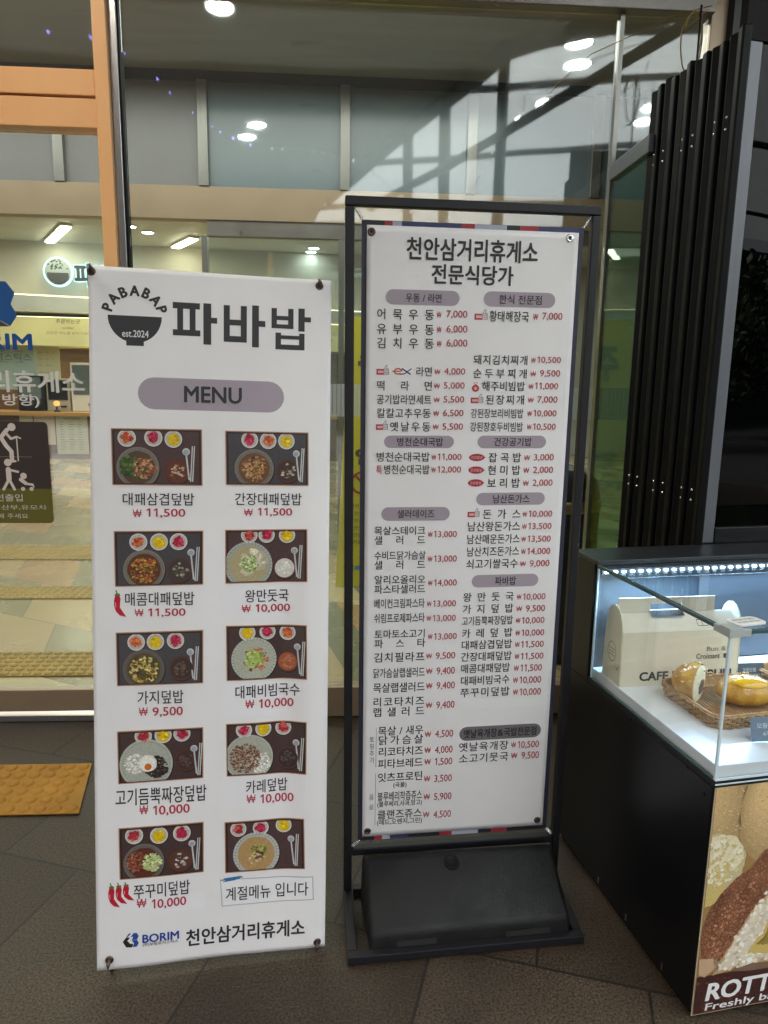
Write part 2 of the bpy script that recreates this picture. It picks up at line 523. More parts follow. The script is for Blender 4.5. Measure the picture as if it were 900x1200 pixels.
# ------------------------------------------------------------------ printed matter
class Ink:
    """flat printed shapes laid on a sheet; fn(u, v, lift) gives the point on that sheet"""
    def __init__(self, fn):
        self.fn, self.v, self.f, self.c, self.n = fn, [], [], [], 0
        self.inc = .012
        self.fine = False
    def step(self, lift):
        # every shape lies a hair above the one printed before it
        self.n = (self.n+1) % 60
        return lift+self.inc*self.n
    def poly(self, pts, col, lift=1):
        lift = self.step(lift)
        b = len(self.v)
        self.v += [self.fn(u, v, lift) for u, v in pts]
        self.f.append(tuple(range(b, b+len(pts))))
        self.c.append(col)
    def fan(self, c, pts, col, lift=1):
        """filled outline round c, in rings so that it follows the sheet"""
        lift = self.step(lift)
        n = len(pts)
        big = max(math.hypot(u-c[0], v-c[1]) for u, v in pts)
        rings = (1 if big < .05 else 2 if big < .12 else 5) if self.fine else (1 if big < .010 else 2 if big < .022 else 5)
        b = len(self.v)
        self.v.append(self.fn(c[0], c[1], lift))
        for r in range(1, rings+1):
            t = r/rings
            self.v += [self.fn(c[0]+(u-c[0])*t, c[1]+(v-c[1])*t, lift) for u, v in pts]
        for i in range(n):
            k = (i+1) % n
            self.f.append((b, b+1+i, b+1+k))
            self.c.append(col)
            for r in range(1, rings):
                a0, a1 = b+1+(r-1)*n, b+1+r*n
                self.f.append((a0+i, a1+i, a1+k, a0+k))
                self.c.append(col)
    def disc(self, c, rx, ry, col, lift=1, n=28, wob=0, rnd=None, rot=0):
        P = []
        for k in range(n):
            a = 2*math.pi*k/n
            s = 1+(rnd.uniform(-wob, wob) if wob else 0)
            x, y = rx*s*math.cos(a), ry*s*math.sin(a)
            P.append((c[0]+x*math.cos(rot)-y*math.sin(rot), c[1]+x*math.sin(rot)+y*math.cos(rot)))
        self.fan(c, P, col, lift)
    def grid(self, q, col, lift=1, nx=6, ny=4):
        """q: four corners TL, TR, BR, BL"""
        b = len(self.v)
        for j in range(ny+1):
            for i in range(nx+1):
                s, t = i/nx, j/ny
                u = (q[0][0]*(1-s)+q[1][0]*s)*(1-t)+(q[3][0]*(1-s)+q[2][0]*s)*t
                v = (q[0][1]*(1-s)+q[1][1]*s)*(1-t)+(q[3][1]*(1-s)+q[2][1]*s)*t
                self.v.append(self.fn(u, v, lift))
        for j in range(ny):
            for i in range(nx):
                k = b+j*(nx+1)+i
                self.f.append((k, k+nx+1, k+nx+2, k+1))
                self.c.append(col)
    def rect(self, x0, x1, y0, y1, col, lift=1, nx=2, ny=1):
        self.grid([(x0, y1), (x1, y1), (x1, y0), (x0, y0)], col, lift, nx, ny)
    def line(self, pts, w, col, lift=1):
        for (x0, y0), (x1, y1) in zip(pts[:-1], pts[1:]):
            d = math.hypot(x1-x0, y1-y0) or 1
            nx, ny = -(y1-y0)/d*w/2, (x1-x0)/d*w/2
            self.poly([(x0-nx, y0-ny), (x1-nx, y1-ny), (x1+nx, y1+ny), (x0+nx, y0+ny)], col, lift)
    def pill(self, x0, x1, yc, h, col, lift=1):
        r = h/2
        n = 10
        top = [(x0+r+(x1-x0-2*r)*i/8, yc+r) for i in range(9)]
        bot = [(x0+r+(x1-x0-2*r)*i/8, yc-r) for i in range(9)]
        for i in range(8):
            self.poly([bot[i], bot[i+1], top[i+1], top[i]], col, lift)
        self.fan((x0+r, yc), [(x0+r+r*math.cos(a), yc+r*math.sin(a)) for a in [math.pi/2+math.pi*k/n for k in range(n+1)]], col, lift)
        self.fan((x1-r, yc), [(x1-r+r*math.cos(a), yc+r*math.sin(a)) for a in [-math.pi/2+math.pi*k/n for k in range(n+1)]], col, lift)
    def glyph(self, g, mapf, col, lift=1, bold=0):
        vs, fs = g
        if bold:                                         # heavier strokes: the same letter struck again a hair beside itself
            for i in range(1, 6):
                a = 2*math.pi*i/5
                dx, dy = bold*math.cos(a), bold*math.sin(a)*.8
                self.glyph(g, lambda x, y, dx=dx, dy=dy: mapf(x+dx, y+dy), col, lift+.1*i)
        b = len(self.v)
        self.v += [self.fn(*mapf(x, y), lift) for x, y in vs]
        for f in fs:
            self.f.append(tuple(b+i for i in f))
            self.c.append(col)
    def text(self, s, x0, x1, yc, h, col, bold=.012, lift=1, shear=0):
        """whole string stretched into the box"""
        g = glyph(s, 0)
        a, b_, c, d = g[2]
        sx, sy = (x1-x0)/(b_-a), h/(d-c)
        self.glyph(g[:2], lambda x, y: (x0+(x-a)*sx+shear*(y-c)*sy, yc-h/2+(y-c)*sy), col, lift, bold)
    def hangul(self, s, x0, x1, yc, h, col, bold=.012, lift=1):
        """syllables spread evenly over the row, as on the menu"""
        n = len(s)
        em = h/.86
        W = x1-x0
        gw = min(em*.90, W/n*.995 if n > 1 else W)
        step = (W-gw)/(n-1) if n > 1 else 0
        for i, ch in enumerate(s):
            g = glyph(ch, 0)
            a, b_, c, d = g[2]
            ox = x0+i*step
            if ord(ch) > 0x3000:
                sx = gw/.92
                self.glyph(g[:2], lambda x, y, ox=ox: (ox+(x-.0)*sx, yc+(y-.375)*em), col, lift, bold)
            else:
                w = min(gw*.8, (b_-a)*em)
                self.glyph(g[:2], lambda x, y, ox=ox: (ox+gw/2-w/2+(x-a)*w/(b_-a), yc+(y-.375)*em), col, lift, bold)
    def build(self, name, mat, parent):
        me = bpy.data.meshes.new(name)
        me.from_pydata(self.v, [], self.f)
        at = me.color_attributes.new('ink', 'FLOAT_COLOR', 'CORNER')
        i = 0
        buf = []
        for f, c in zip(self.f, self.c):
            buf += [c[0], c[1], c[2], 1.0]*len(f)
        at.data.foreach_set('color', buf)
        me.materials.append(mat)
        o = bpy.data.objects.new(name, me)
        COL.objects.link(o)
        if parent is not None: o.parent = parent
        return o

_gl, _adv = {}, {}
def strike(s):
    c = bpy.data.curves.new('lettering', 'FONT')
    c.body = s
    c.size = 1
    c.resolution_u = 3
    o = bpy.data.objects.new('lettering', c)
    me = o.to_mesh()
    vs = [(v.co.x, v.co.y) for v in me.vertices]
    fs = [tuple(p.vertices) for p in me.polygons]
    o.to_mesh_clear()
    bpy.data.objects.remove(o)
    bpy.data.curves.remove(c)
    return vs, fs
def one(ch):
    if ch not in _gl:
        if ch == '1':                                    # a figure one with its flag, as in the printed prices
            vs, fs = [(.24, 0), (.325, 0), (.325, .72), (.24, .72), (.09, .60), (.09, .51), (.24, .60)], [(0, 1, 2, 3), (3, 4, 5, 6)]
        else:
            vs, fs = strike(ch) if ch != ' ' else ([], [])
        xs, ys = [v[0] for v in vs] or [0], [v[1] for v in vs] or [0]
        _gl[ch] = (vs, fs, (min(xs), max(xs), min(ys), max(ys)))
    return _gl[ch]
def advance(ch):
    if ch == ' ': return .28
    if ord(ch) > 0x3000: return .92
    if ch == '1': return .47
    if ch.isdigit(): ch = '0'
    if ch not in _adv:
        if '|' not in _adv: _adv['|'] = max(v[0] for v in strike('|')[0])
        _adv[ch] = max(v[0] for v in strike(ch+'|')[0])-_adv['|']
    return _adv[ch]
def glyph(s, bold=0):
    """outline faces of a string, letter after letter"""
    if len(s) == 1: return one(s)
    if s not in _gl:
        vs, fs, x = [], [], 0
        for ch in s:
            g = one(ch)
            b = len(vs)
            vs += [(x+p[0], p[1]) for p in g[0]]
            fs += [tuple(b+i for i in f) for f in g[1]]
            x += advance(ch)
        xs, ys = [v[0] for v in vs], [v[1] for v in vs]
        _gl[s] = (vs, fs, (min(xs), max(xs), min(ys), max(ys)))
    return _gl[s]

INK = {'k': (.035, .033, .035), 'T': (.030, .028, .030), 'n': (.09, .09, .10), 'r': (.42, .055, .06), 'R': (.42, .035, .055), 'p': (.36, .305, .35), 'q': (.17, .155, .165), 'w': (.80, .79, .77), 'b': (.012, .05, .28), 'K': (.02, .02, .02)}
BOLD = {'k': .010, 'T': .026, 'n': .0, 'r': .006, 'R': .016, 'b': .03, 'K': .008}

def icon(ink, kind, x0, x1, yc, h):
    w = x1-x0
    red, pale, dk = (.45, .05, .06), (.70, .45, .45), (.12, .10, .14)
    if kind == 'thumb':
        ink.rect(x0, x0+w*.62, yc-h*.42, yc+h*.14, red)
        ink.rect(x0+w*.12, x0+w*.58, yc-h*.25, yc-h*.02, pale, 2)
        ink.rect(x0+w*.62, x0+w*.98, yc-h*.40, yc+h*.16, (.72, .62, .62))
        for k in range(4):
            ink.line([(x0+w*.64, yc-h*.38+h*.17*k), (x0+w*.98, yc-h*.38+h*.17*k)], h*.035, dk, 2)
        ink.line([(x0+w*.62, yc+h*.14), (x0+w*.78, yc+h*.52), (x0+w*.86, yc+h*.48), (x0+w*.82, yc+h*.16), (x0+w*.98, yc+h*.16), (x0+w*.98, yc-h*.40)], h*.045, dk, 2)
    elif kind == 'ex':
        ink.line([(x0, yc), (x0+w*.45, yc)], h*.16, (.50, .09, .03))
        pts = [(x0+w*.25+w*.15*math.cos(a)*1.3+w*.06, yc+h*.42*math.sin(a)) for a in [2*math.pi*k/14 for k in range(0, 13)]]
        ink.line(pts, h*.2, (.50, .09, .03), 2)
        ink.line([(x0+w*.5, yc+h*.45), (x0+w*.95, yc-h*.45)], h*.2, (.05, .03, .14), 1)
        ink.line([(x0+w*.38, yc-h*.45), (x0+w*.62, yc-h*.38), (x0+w*.98, yc+h*.45)], h*.16, (.10, .03, .10), 3)
    elif kind == 'jar':
        ink.disc((x0+w/2, yc-h*.15), w*.48, h*.33, red, 1, 18)
        ink.disc((x0+w/2, yc-h*.15), w*.2, h*.14, pale, 2, 12)
        ink.line([(x0+w*.25, yc+h*.4), (x0+w*.42, yc+h*.2), (x0+w*.58, yc+h*.2), (x0+w*.75, yc+h*.4)], h*.05, red)
        ink.line([(x0+w*.25, yc+h*.4), (x0+w*.75, yc+h*.4)], h*.05, (.6, .3, .3))
    elif kind == 'badge':
        ink.disc((x0+w*.46, yc), w*.46, h*.5, (.40, .035, .045), 1, 24)
        ink.poly([(x0+w*.8, yc-h*.22), (x0+w, yc), (x0+w*.8, yc+h*.22)], (.40, .035, .045), 1)
        ink.text('건강밥상', x0+w*.12, x0+w*.80, yc, h*.4, (.8, .6, .6), .0, 3)

def print_rows(rows, fn, root):
    """every row of the menu, every price, heading and little mark is a part of its own"""
    won = None
    for t, s, x0, x1, yc, h, c in rows:
        k = Ink(fn)
        name = 'menu_row'
        if t == 'H':
            k.hangul(s, x0, x1, yc, h, INK[c], BOLD[c], 3)
            if c == 'T': name = 'title_row'
            if c == 'n': name = 'side_note'
        elif t == 'S':
            if s == '₩':
                won = (s, x0, x1, yc, h, INK[c], .004 if c == 'R' else 0, 3)
                continue
            k.text(s, x0, x1, yc, h, INK[c], BOLD[c], 3)
            if c in 'rR':
                name = 'price'
                if won: k.text(*won)
                won = None
            elif c in 'Tb': name = 'title_row'
        elif t == 'P':
            k.pill(x0, x1, yc, h, INK[c], 1)
            name = 'heading_pill'
        elif t == 'W':
            k.rect(x0, x1, yc-h/2, yc+h/2, INK[c], 1, 4, 1)
            name = 'cover_sticker'
        elif t == 'L':
            k.rect(x0, x1, yc-h/2, yc+h/2, INK[c], 1, 1, 6)
            name = 'thin_rule'
        elif t == 'I':
            icon(k, s, x0, x1, yc, h)
            name = {'thumb': 'thumb_mark', 'ex': 'letter_mark', 'jar': 'jar_mark', 'badge': 'oval_mark'}[s]
        k.build(name, M['ink'], root)

def bil(q, s, t):
    return ((q[0][0]*(1-s)+q[1][0]*s)*(1-t)+(q[3][0]*(1-s)+q[2][0]*s)*t, (q[0][1]*(1-s)+q[1][1]*s)*(1-t)+(q[3][1]*(1-s)+q[2][1]*s)*t)

RED, PINK, YEL, KIM = (.38, .022, .025), (.42, .02, .06), (.68, .46, .01), (.52, .10, .03)
def food_photo(fn, q, spec, parent, seed):
    rnd = random.Random(seed)
    def f2(s, t, lift):
        return fn(*bil(q, s, t), lift+2.5)
    k = Ink(f2)
    k.inc = 0
    k.fine = True
    asp = math.hypot(q[1][0]-q[0][0], q[1][1]-q[0][1])/math.hypot(q[3][0]-q[0][0], q[3][1]-q[0][1])
    k.grid([(0, 0), (1, 0), (1, 1), (0, 1)], (.42, .20, .10), 1, 14, 10)
    e = .012
    k.grid([(e, e*asp), (1-e, e*asp), (1-e, 1-e*asp), (e, 1-e*asp)], (.028, .017, .014), 2, 14, 10)
    e = .035
    k.grid([(e, e*asp*.9), (1-e, e*asp*.9), (1-e, 1-e*asp*.6), (e, 1-e*asp*.6)], spec['tray'], 3, 14, 10)
    lo = 3.6
    def clip(s): return min(.985, max(.015, s))
    def disc(cx, cy, r, col, lift, n=26, wob=0):
        # clipped to the picture
        P = []
        for i in range(n):
            a = 2*math.pi*i/n
            g = 1+(rnd.uniform(-wob, wob) if wob else 0)
            P.append((clip(cx+r*g*math.cos(a)), min(.965, max(.045, cy+r*g*asp*math.sin(a)))))
        k.fan((clip(cx), min(.98, max(.02, cy))), P, col, lift)
    def scatter(cx, cy, r, pal, n, sz, lift):
        n = int(n*1.7)
        for i in range(n):
            a, d = rnd.uniform(0, 6.283), r*math.sqrt(rnd.random())
            x, y = cx+d*math.cos(a), cy+d*asp*math.sin(a)
            if not (.02 < x < .98 and .03 < y < .97): continue
            s = sz*rnd.uniform(.5, 1.3)
            b = rnd.uniform(0, 3.14)
            c = rnd.choice(pal)
            m = rnd.uniform(.7, 1.3)
            c = tuple(min(.9, z*m) for z in c)
            P = []
            for j in range(5):
                g = b+j*1.2566
                P.append((x+s*math.cos(g)*rnd.uniform(.6, 1.1), y+s*asp*math.sin(g)*rnd.uniform(.4, .9)))
            k.poly(P, c, lift+.002*i)
            if i % 5 == 0:                               # wet glints on the food
                g = s*.22
                k.poly([(x-g, y-g*asp*.5), (x+g, y-g*asp*.4), (x+g*.6, y+g*asp*.5), (x-g*.7, y+g*asp*.5)], tuple(min(.85, q_*1.7+.10) for q_ in c), lift+.002*i+.05)
    for (cx, cy, r, kind) in spec['dishes']:
        disc(cx+.006, cy+.015, r*1.02, (.03, .02, .02), lo)
        disc(cx, cy, r, (.62, .59, .55), lo+.3)
        disc(cx, cy, r*.86, (.46, .43, .40), lo+.5)
        if kind == 'y':
            disc(cx, cy+.01, r*.72, YEL, lo+.8, 16, .08)
            scatter(cx, cy, r*.55, [(.75, .56, .04), (.6, .38, .01)], 6, r*.25, lo+1)
        else:
            pal = {'r': [RED, (.30, .02, .03), (.55, .10, .08)], 'k': [KIM, (.62, .18, .06), (.40, .04, .02)], 'p': [PINK, (.55, .04, .10), (.30, .01, .03)]}[kind]
            disc(cx, cy, r*.58, pal[0], lo+.8, 14, .22)
            scatter(cx, cy, r*.55, pal, 14, r*.3, lo+1)
    bx, by, br, rim, base, pals = spec['bowl']
    disc(bx+.008, by+.02, br*1.02, (.02, .014, .012), lo)
    disc(bx, by, br, rim, lo+.3, 40)
    disc(bx, by, br*.93, tuple(c*.82 for c in rim), lo+.5, 40)
    if spec.get('pattern'):
        for i in range(40):
            a = 2*math.pi*i/40
            for rr in (.90, .965):
                x, y = bx+br*rr*math.cos(a), by+br*rr*asp*math.sin(a)
                if .02 < x < .98 and .03 < y < .97:
                    s = br*.022
                    k.poly([(x-s, y-s*asp), (x+s, y-s*asp), (x+s, y+s*asp), (x-s, y+s*asp)], (.20, .25, .24), lo+.7)
    ir = spec.get('inner', .80)
    disc(bx, by, br*ir, base, lo+.8, 34, .02)
    z = lo+1.1
    for (dx, dy, rr, pal, n, sz) in pals:
        scatter(bx+dx, by+dy, rr, pal, n, sz, z)
        z += .5
    if spec.get('egg'):
        ex, ey = bx+.02, by-.02
        disc(ex, ey, .105, (.72, .68, .60), z, 20, .06); disc(ex-.005, ey+.015, .092, (.80, .78, .72), z+.2, 20, .05)
        disc(ex, ey+.07, .042, (.52, .13, .012), z+.4, 14)
        z += .6
    if 'soup' in spec:
        sx, sy, sr, sc, pal = spec['soup']
        disc(sx+.006, sy+.02, sr, (.02, .012, .01), lo)
        disc(sx, sy, sr, (.09, .035, .025), lo+.3, 30)
        disc(sx, sy, sr*.86, sc, lo+.5, 30)
        scatter(sx, sy, sr*.6, pal, 16, sr*.16, lo+1)
    px = spec.get('spoon', .84)
    silver = (.52, .52, .54)
    disc(px-.02, .40, .042, silver, lo+.5, 18)
    disc(px-.022, .41, .03, (.34, .34, .36), lo+.8, 18)
    k.poly([(px-.03, .42), (px-.012, .42), (px+.02, .90), (px+.002, .90)], silver, lo+.6)
    for d in (.045, .068):
        k.poly([(px+d, .30), (px+d+.012, .30), (px+d-.012, .93), (px+d-.026, .93)], (.56, .55, .53), lo+.7)
    o = k.build('food_photo', M['photo'], parent)
    o['label'] = spec['label']
    return o
STAND_ROWS = [('H', '천안삼거리휴게소', 0.1026, 0.4585, 1.704, 0.0516, 'T'),
 ('H', '전문식당가', 0.1699, 0.3934, 1.6421, 0.0461, 'T'),
 ('P', '', 0.0508, 0.2484, 1.5815, 0.0386, 'p'),
 ('H', '우동/라면', 0.1032, 0.2016, 1.5808, 0.0208, 'k'),
 ('P', '', 0.3139, 0.5122, 1.5826, 0.0392, 'p'),
 ('S', '한식 전문점', 0.3563, 0.474, 1.5826, 0.0235, 'k'),
 ('H', '어묵우동', 0.0272, 0.1815, 1.5379, 0.0256, 'k'),
 ('S', '₩', 0.188, 0.2004, 1.5391, 0.0156, 'r'),
 ('S', '7,000', 0.2143, 0.2705, 1.5401, 0.0211, 'r'),
 ('H', '유부우동', 0.0276, 0.1825, 1.4997, 0.0258, 'k'),
 ('S', '₩', 0.1891, 0.2015, 1.5007, 0.0157, 'r'),
 ('S', '6,000', 0.2155, 0.2719, 1.5016, 0.0213, 'r'),
 ('H', '김치우동', 0.028, 0.1834, 1.4635, 0.026, 'k'),
 ('S', '₩', 0.1901, 0.2025, 1.4643, 0.0159, 'r'),
 ('S', '6,000', 0.2166, 0.2732, 1.4652, 0.0215, 'r'),
 ('I', 'thumb', 0.2905, 0.3263, 1.54, 0.0283, 'r'),
 ('H', '황태해장국', 0.3306, 0.4417, 1.5386, 0.0261, 'k'),
 ('S', '₩', 0.4527, 0.4663, 1.5394, 0.0159, 'r'),
 ('S', '7,000', 0.4782, 0.5345, 1.5404, 0.0215, 'r'),
 ('I', 'thumb', 0.0285, 0.0617, 1.3919, 0.0272, 'r'),
 ('I', 'ex', 0.0704, 0.124, 1.39, 0.0169, 'r'),
 ('H', '라면', 0.1341, 0.1813, 1.3902, 0.0235, 'k'),
 ('S', '₩', 0.186, 0.2016, 1.39, 0.0137, 'r'),
 ('S', '4,000', 0.2124, 0.2697, 1.3906, 0.0197, 'r'),
 ('H', '떡라면', 0.0289, 0.1822, 1.3523, 0.0236, 'k'),
 ('S', '₩', 0.1856, 0.2013, 1.3526, 0.0138, 'r'),
 ('S', '5,000', 0.2122, 0.2696, 1.3531, 0.0198, 'r'),
 ('H', '공기밥라면세트', 0.0293, 0.1798, 1.3154, 0.0238, 'k'),
 ('S', '₩', 0.1859, 0.2016, 1.3155, 0.0139, 'r'),
 ('S', '5,500', 0.2126, 0.2695, 1.3159, 0.02, 'r'),
 ('H', '칼칼고추우동', 0.0297, 0.1794, 1.279, 0.0239, 'k'),
 ('S', '₩', 0.1855, 0.2013, 1.2789, 0.014, 'r'),
 ('S', '6,500', 0.2123, 0.2687, 1.2792, 0.0201, 'r'),
 ('I', 'thumb', 0.0287, 0.0611, 1.2447, 0.0267, 'r'),
 ('H', '옛날우동', 0.0659, 0.1796, 1.2424, 0.0241, 'k'),
 ('S', '₩', 0.1851, 0.2009, 1.242, 0.0141, 'r'),
 ('S', '5,500', 0.212, 0.2686, 1.2422, 0.0203, 'r'),
 ('P', '', 0.0515, 0.245, 1.2013, 0.0338, 'p'),
 ('H', '병천순대국밥', 0.0855, 0.2152, 1.2014, 0.0217, 'k'),
 ('H', '병천순대국밥', 0.0296, 0.179, 1.1599, 0.0245, 'k'),
 ('S', '₩', 0.1838, 0.1963, 1.1592, 0.0144, 'r'),
 ('S', '11,000', 0.2012, 0.2673, 1.1591, 0.0206, 'r'),
 ('H', '특', 0.03, 0.0484, 1.1246, 0.0232, 'r'),
 ('H', '병천순대국밥', 0.0504, 0.1792, 1.1251, 0.0247, 'k'),
 ('S', '₩', 0.184, 0.1966, 1.1241, 0.0145, 'r'),
 ('S', '12,000', 0.2014, 0.2671, 1.124, 0.0207, 'r'),
 ('H', '돼지김치찌개', 0.2911, 0.4449, 1.4239, 0.0236, 'k'),
 ('S', '₩', 0.4533, 0.4658, 1.4246, 0.0139, 'r'),
 ('S', '10,500', 0.4707, 0.5374, 1.4252, 0.0199, 'r'),
 ('H', '순두부찌개', 0.2917, 0.4447, 1.3876, 0.0238, 'k'),
 ('S', '₩', 0.4525, 0.4686, 1.3881, 0.014, 'r'),
 ('S', '9,500', 0.4798, 0.5375, 1.3887, 0.02, 'r'),
 ('I', 'jar', 0.2896, 0.311, 1.3517, 0.0292, 'r'),
 ('H', '해주비빔밥', 0.3171, 0.4395, 1.3539, 0.024, 'k'),
 ('S', '₩', 0.4501, 0.4627, 1.354, 0.0141, 'r'),
 ('S', '11,000', 0.4676, 0.534, 1.3545, 0.0201, 'r'),
 ('I', 'thumb', 0.2881, 0.3227, 1.3185, 0.0267, 'r'),
 ('H', '된장찌개', 0.329, 0.4407, 1.3171, 0.0242, 'k'),
 ('S', '₩', 0.4492, 0.4654, 1.3171, 0.0142, 'r'),
 ('S', '7,000', 0.4767, 0.5341, 1.3175, 0.0203, 'r'),
 ('H', '강된장보리비빔밥', 0.2888, 0.4384, 1.2799, 0.0243, 'k'),
 ('S', '₩', 0.4498, 0.4625, 1.2798, 0.0143, 'r'),
 ('S', '10,000', 0.4675, 0.5336, 1.2801, 0.0204, 'r'),
 ('H', '강된장호두비빔밥', 0.2881, 0.4389, 1.2433, 0.0245, 'k'),
 ('S', '₩', 0.4503, 0.4631, 1.243, 0.0144, 'r'),
 ('S', '10,500', 0.468, 0.5337, 1.2432, 0.0206, 'r'),
 ('P', '', 0.3113, 0.5082, 1.2014, 0.0351, 'p'),
 ('H', '건강공기밥', 0.3569, 0.4667, 1.2017, 0.022, 'k'),
 ('I', 'badge', 0.289, 0.3369, 1.1583, 0.0207, 'r'),
 ('H', '잡곡밥', 0.3432, 0.4383, 1.1582, 0.0249, 'k'),
 ('S', '₩', 0.4469, 0.4634, 1.1574, 0.0146, 'r'),
 ('S', '3,000', 0.4749, 0.5332, 1.1574, 0.0209, 'r'),
 ('I', 'badge', 0.2882, 0.3362, 1.123, 0.0208, 'r'),
 ('H', '현미밥', 0.3426, 0.438, 1.1228, 0.0251, 'k'),
 ('S', '₩', 0.4466, 0.4631, 1.1218, 0.0147, 'r'),
 ('S', '2,000', 0.4747, 0.5331, 1.1217, 0.0211, 'r'),
 ('I', 'badge', 0.2881, 0.3362, 1.0868, 0.021, 'r'),
 ('H', '보리밥', 0.3426, 0.4384, 1.0863, 0.0253, 'k'),
 ('S', '₩', 0.4471, 0.4637, 1.0853, 0.0148, 'r'),
 ('S', '2,000', 0.4752, 0.5339, 1.085, 0.0212, 'r'),
 ('P', '', 0.3139, 0.514, 1.041, 0.0355, 'p'),
 ('H', '남산돈가스', 0.3602, 0.4696, 1.041, 0.0227, 'k'),
 ('P', '', 0.0464, 0.2394, 1.0001, 0.0387, 'p'),
 ('H', '샐러데이즈', 0.0901, 0.1964, 1.0005, 0.0225, 'k'),
 ('H', '목살스테이크', 0.0269, 0.1722, 0.953, 0.0234, 'k'),
 ('H', '샐러드', 0.0272, 0.1722, 0.926, 0.0235, 'k'),
 ('S', '₩', 0.1789, 0.1916, 0.9411, 0.015, 'r'),
 ('S', '13,000', 0.1965, 0.2612, 0.9405, 0.0215, 'r'),
 ('H', '수비드닭가슴살', 0.0276, 0.174, 0.8816, 0.0237, 'k'),
 ('H', '샐러드', 0.0279, 0.1739, 0.8543, 0.0238, 'k'),
 ('S', '₩', 0.1806, 0.1934, 0.8699, 0.0152, 'r'),
 ('S', '13,000', 0.1984, 0.2635, 0.8691, 0.0218, 'r'),
 ('H', '알리오올리오', 0.0283, 0.1757, 0.8108, 0.024, 'k'),
 ('H', '파스타샐러드', 0.0286, 0.1756, 0.783, 0.0242, 'k'),
 ('S', '₩', 0.1824, 0.1953, 0.7993, 0.0154, 'r'),
 ('S', '14,000', 0.2003, 0.2659, 0.7982, 0.0221, 'r'),
 ('H', '토마토소고기', 0.0299, 0.1796, 0.6488, 0.0248, 'k'),
 ('H', '파스타', 0.0302, 0.1796, 0.6202, 0.0249, 'k'),
 ('S', '₩', 0.1864, 0.1995, 0.6376, 0.0159, 'r'),
 ('S', '13,000', 0.2046, 0.2712, 0.6361, 0.0228, 'r'),
 ('H', '베이컨크림파스타', 0.0283, 0.1745, 0.7404, 0.0266, 'k'),
 ('S', '₩', 0.181, 0.194, 0.7373, 0.0156, 'r'),
 ('S', '13,000', 0.199, 0.2657, 0.7361, 0.0223, 'r'),
 ('H', '쉬림프로제파스타', 0.0287, 0.1756, 0.6967, 0.0268, 'k'),
 ('S', '₩', 0.1814, 0.1944, 0.6934, 0.0157, 'r'),
 ('S', '13,000', 0.1995, 0.2664, 0.692, 0.0225, 'r'),
 ('H', '김치필라프', 0.0285, 0.1791, 0.5778, 0.0274, 'k'),
 ('S', '₩', 0.1827, 0.1995, 0.5783, 0.0161, 'r'),
 ('S', '9,500', 0.2113, 0.2687, 0.5765, 0.023, 'r'),
 ('I', 'thumb', 0.2905, 0.3247, 1.0008, 0.027, 'r'),
 ('H', '돈가스', 0.3334, 0.4458, 0.9977, 0.0257, 'k'),
 ('S', '₩', 0.4509, 0.464, 0.9963, 0.0151, 'r'),
 ('S', '10,000', 0.4691, 0.5385, 0.9958, 0.0216, 'r'),
 ('H', '남산왕돈가스', 0.2904, 0.4462, 0.9622, 0.0259, 'k'),
 ('S', '₩', 0.4513, 0.4645, 0.9603, 0.0152, 'r'),
 ('S', '13,500', 0.4696, 0.5385, 0.9597, 0.0218, 'r'),
 ('H', '남산매운돈가스', 0.2903, 0.4466, 0.9254, 0.0261, 'k'),
 ('S', '₩', 0.451, 0.4642, 0.9233, 0.0153, 'r'),
 ('S', '13,500', 0.4693, 0.5385, 0.9226, 0.0219, 'r'),
 ('H', '남산치즈돈가스', 0.2908, 0.447, 0.8891, 0.0262, 'k'),
 ('S', '₩', 0.4522, 0.4654, 0.8868, 0.0154, 'r'),
 ('S', '14,000', 0.4705, 0.5392, 0.886, 0.0221, 'r'),
 ('H', '쇠고기쌀국수', 0.2907, 0.4452, 0.8526, 0.0264, 'k'),
 ('S', '₩', 0.4511, 0.4681, 0.85, 0.0155, 'r'),
 ('S', '9,000', 0.4799, 0.5392, 0.849, 0.0222, 'r'),
 ('P', '', 0.3099, 0.5086, 0.8008, 0.0372, 'p'),
 ('H', '파바밥', 0.3778, 0.4418, 0.8008, 0.0238, 'k'),
 ('H', '왕만둣국', 0.2854, 0.4376, 0.7536, 0.0254, 'k'),
 ('S', '₩', 0.4465, 0.4599, 0.7504, 0.0158, 'r'),
 ('S', '10,000', 0.4651, 0.5331, 0.7492, 0.0226, 'r'),
 ('H', '가지덮밥', 0.2852, 0.4378, 0.7176, 0.0256, 'k'),
 ('S', '₩', 0.4468, 0.464, 0.7142, 0.0159, 'r'),
 ('S', '9,500', 0.4759, 0.5337, 0.7128, 0.0228, 'r'),
 ('H', '고기듬뿍짜장덮밥', 0.285, 0.4381, 0.6814, 0.0258, 'k'),
 ('S', '₩', 0.4471, 0.4606, 0.6778, 0.016, 'r'),
 ('S', '10,000', 0.4659, 0.5343, 0.6764, 0.0229, 'r'),
 ('H', '카레덮밥', 0.2855, 0.4392, 0.6434, 0.026, 'k'),
 ('S', '₩', 0.4483, 0.4618, 0.6396, 0.0161, 'r'),
 ('S', '10,000', 0.4671, 0.5358, 0.6381, 0.0231, 'r'),
 ('H', '대패삼겹덮밥', 0.2853, 0.4395, 0.6074, 0.0261, 'k'),
 ('S', '₩', 0.4486, 0.4621, 0.6034, 0.0162, 'r'),
 ('S', '11,500', 0.4674, 0.5364, 0.6018, 0.0233, 'r'),
 ('H', '간장대패덮밥', 0.2858, 0.4405, 0.5704, 0.0263, 'k'),
 ('S', '₩', 0.4496, 0.4633, 0.5662, 0.0163, 'r'),
 ('S', '11,500', 0.4686, 0.5378, 0.5645, 0.0234, 'r'),
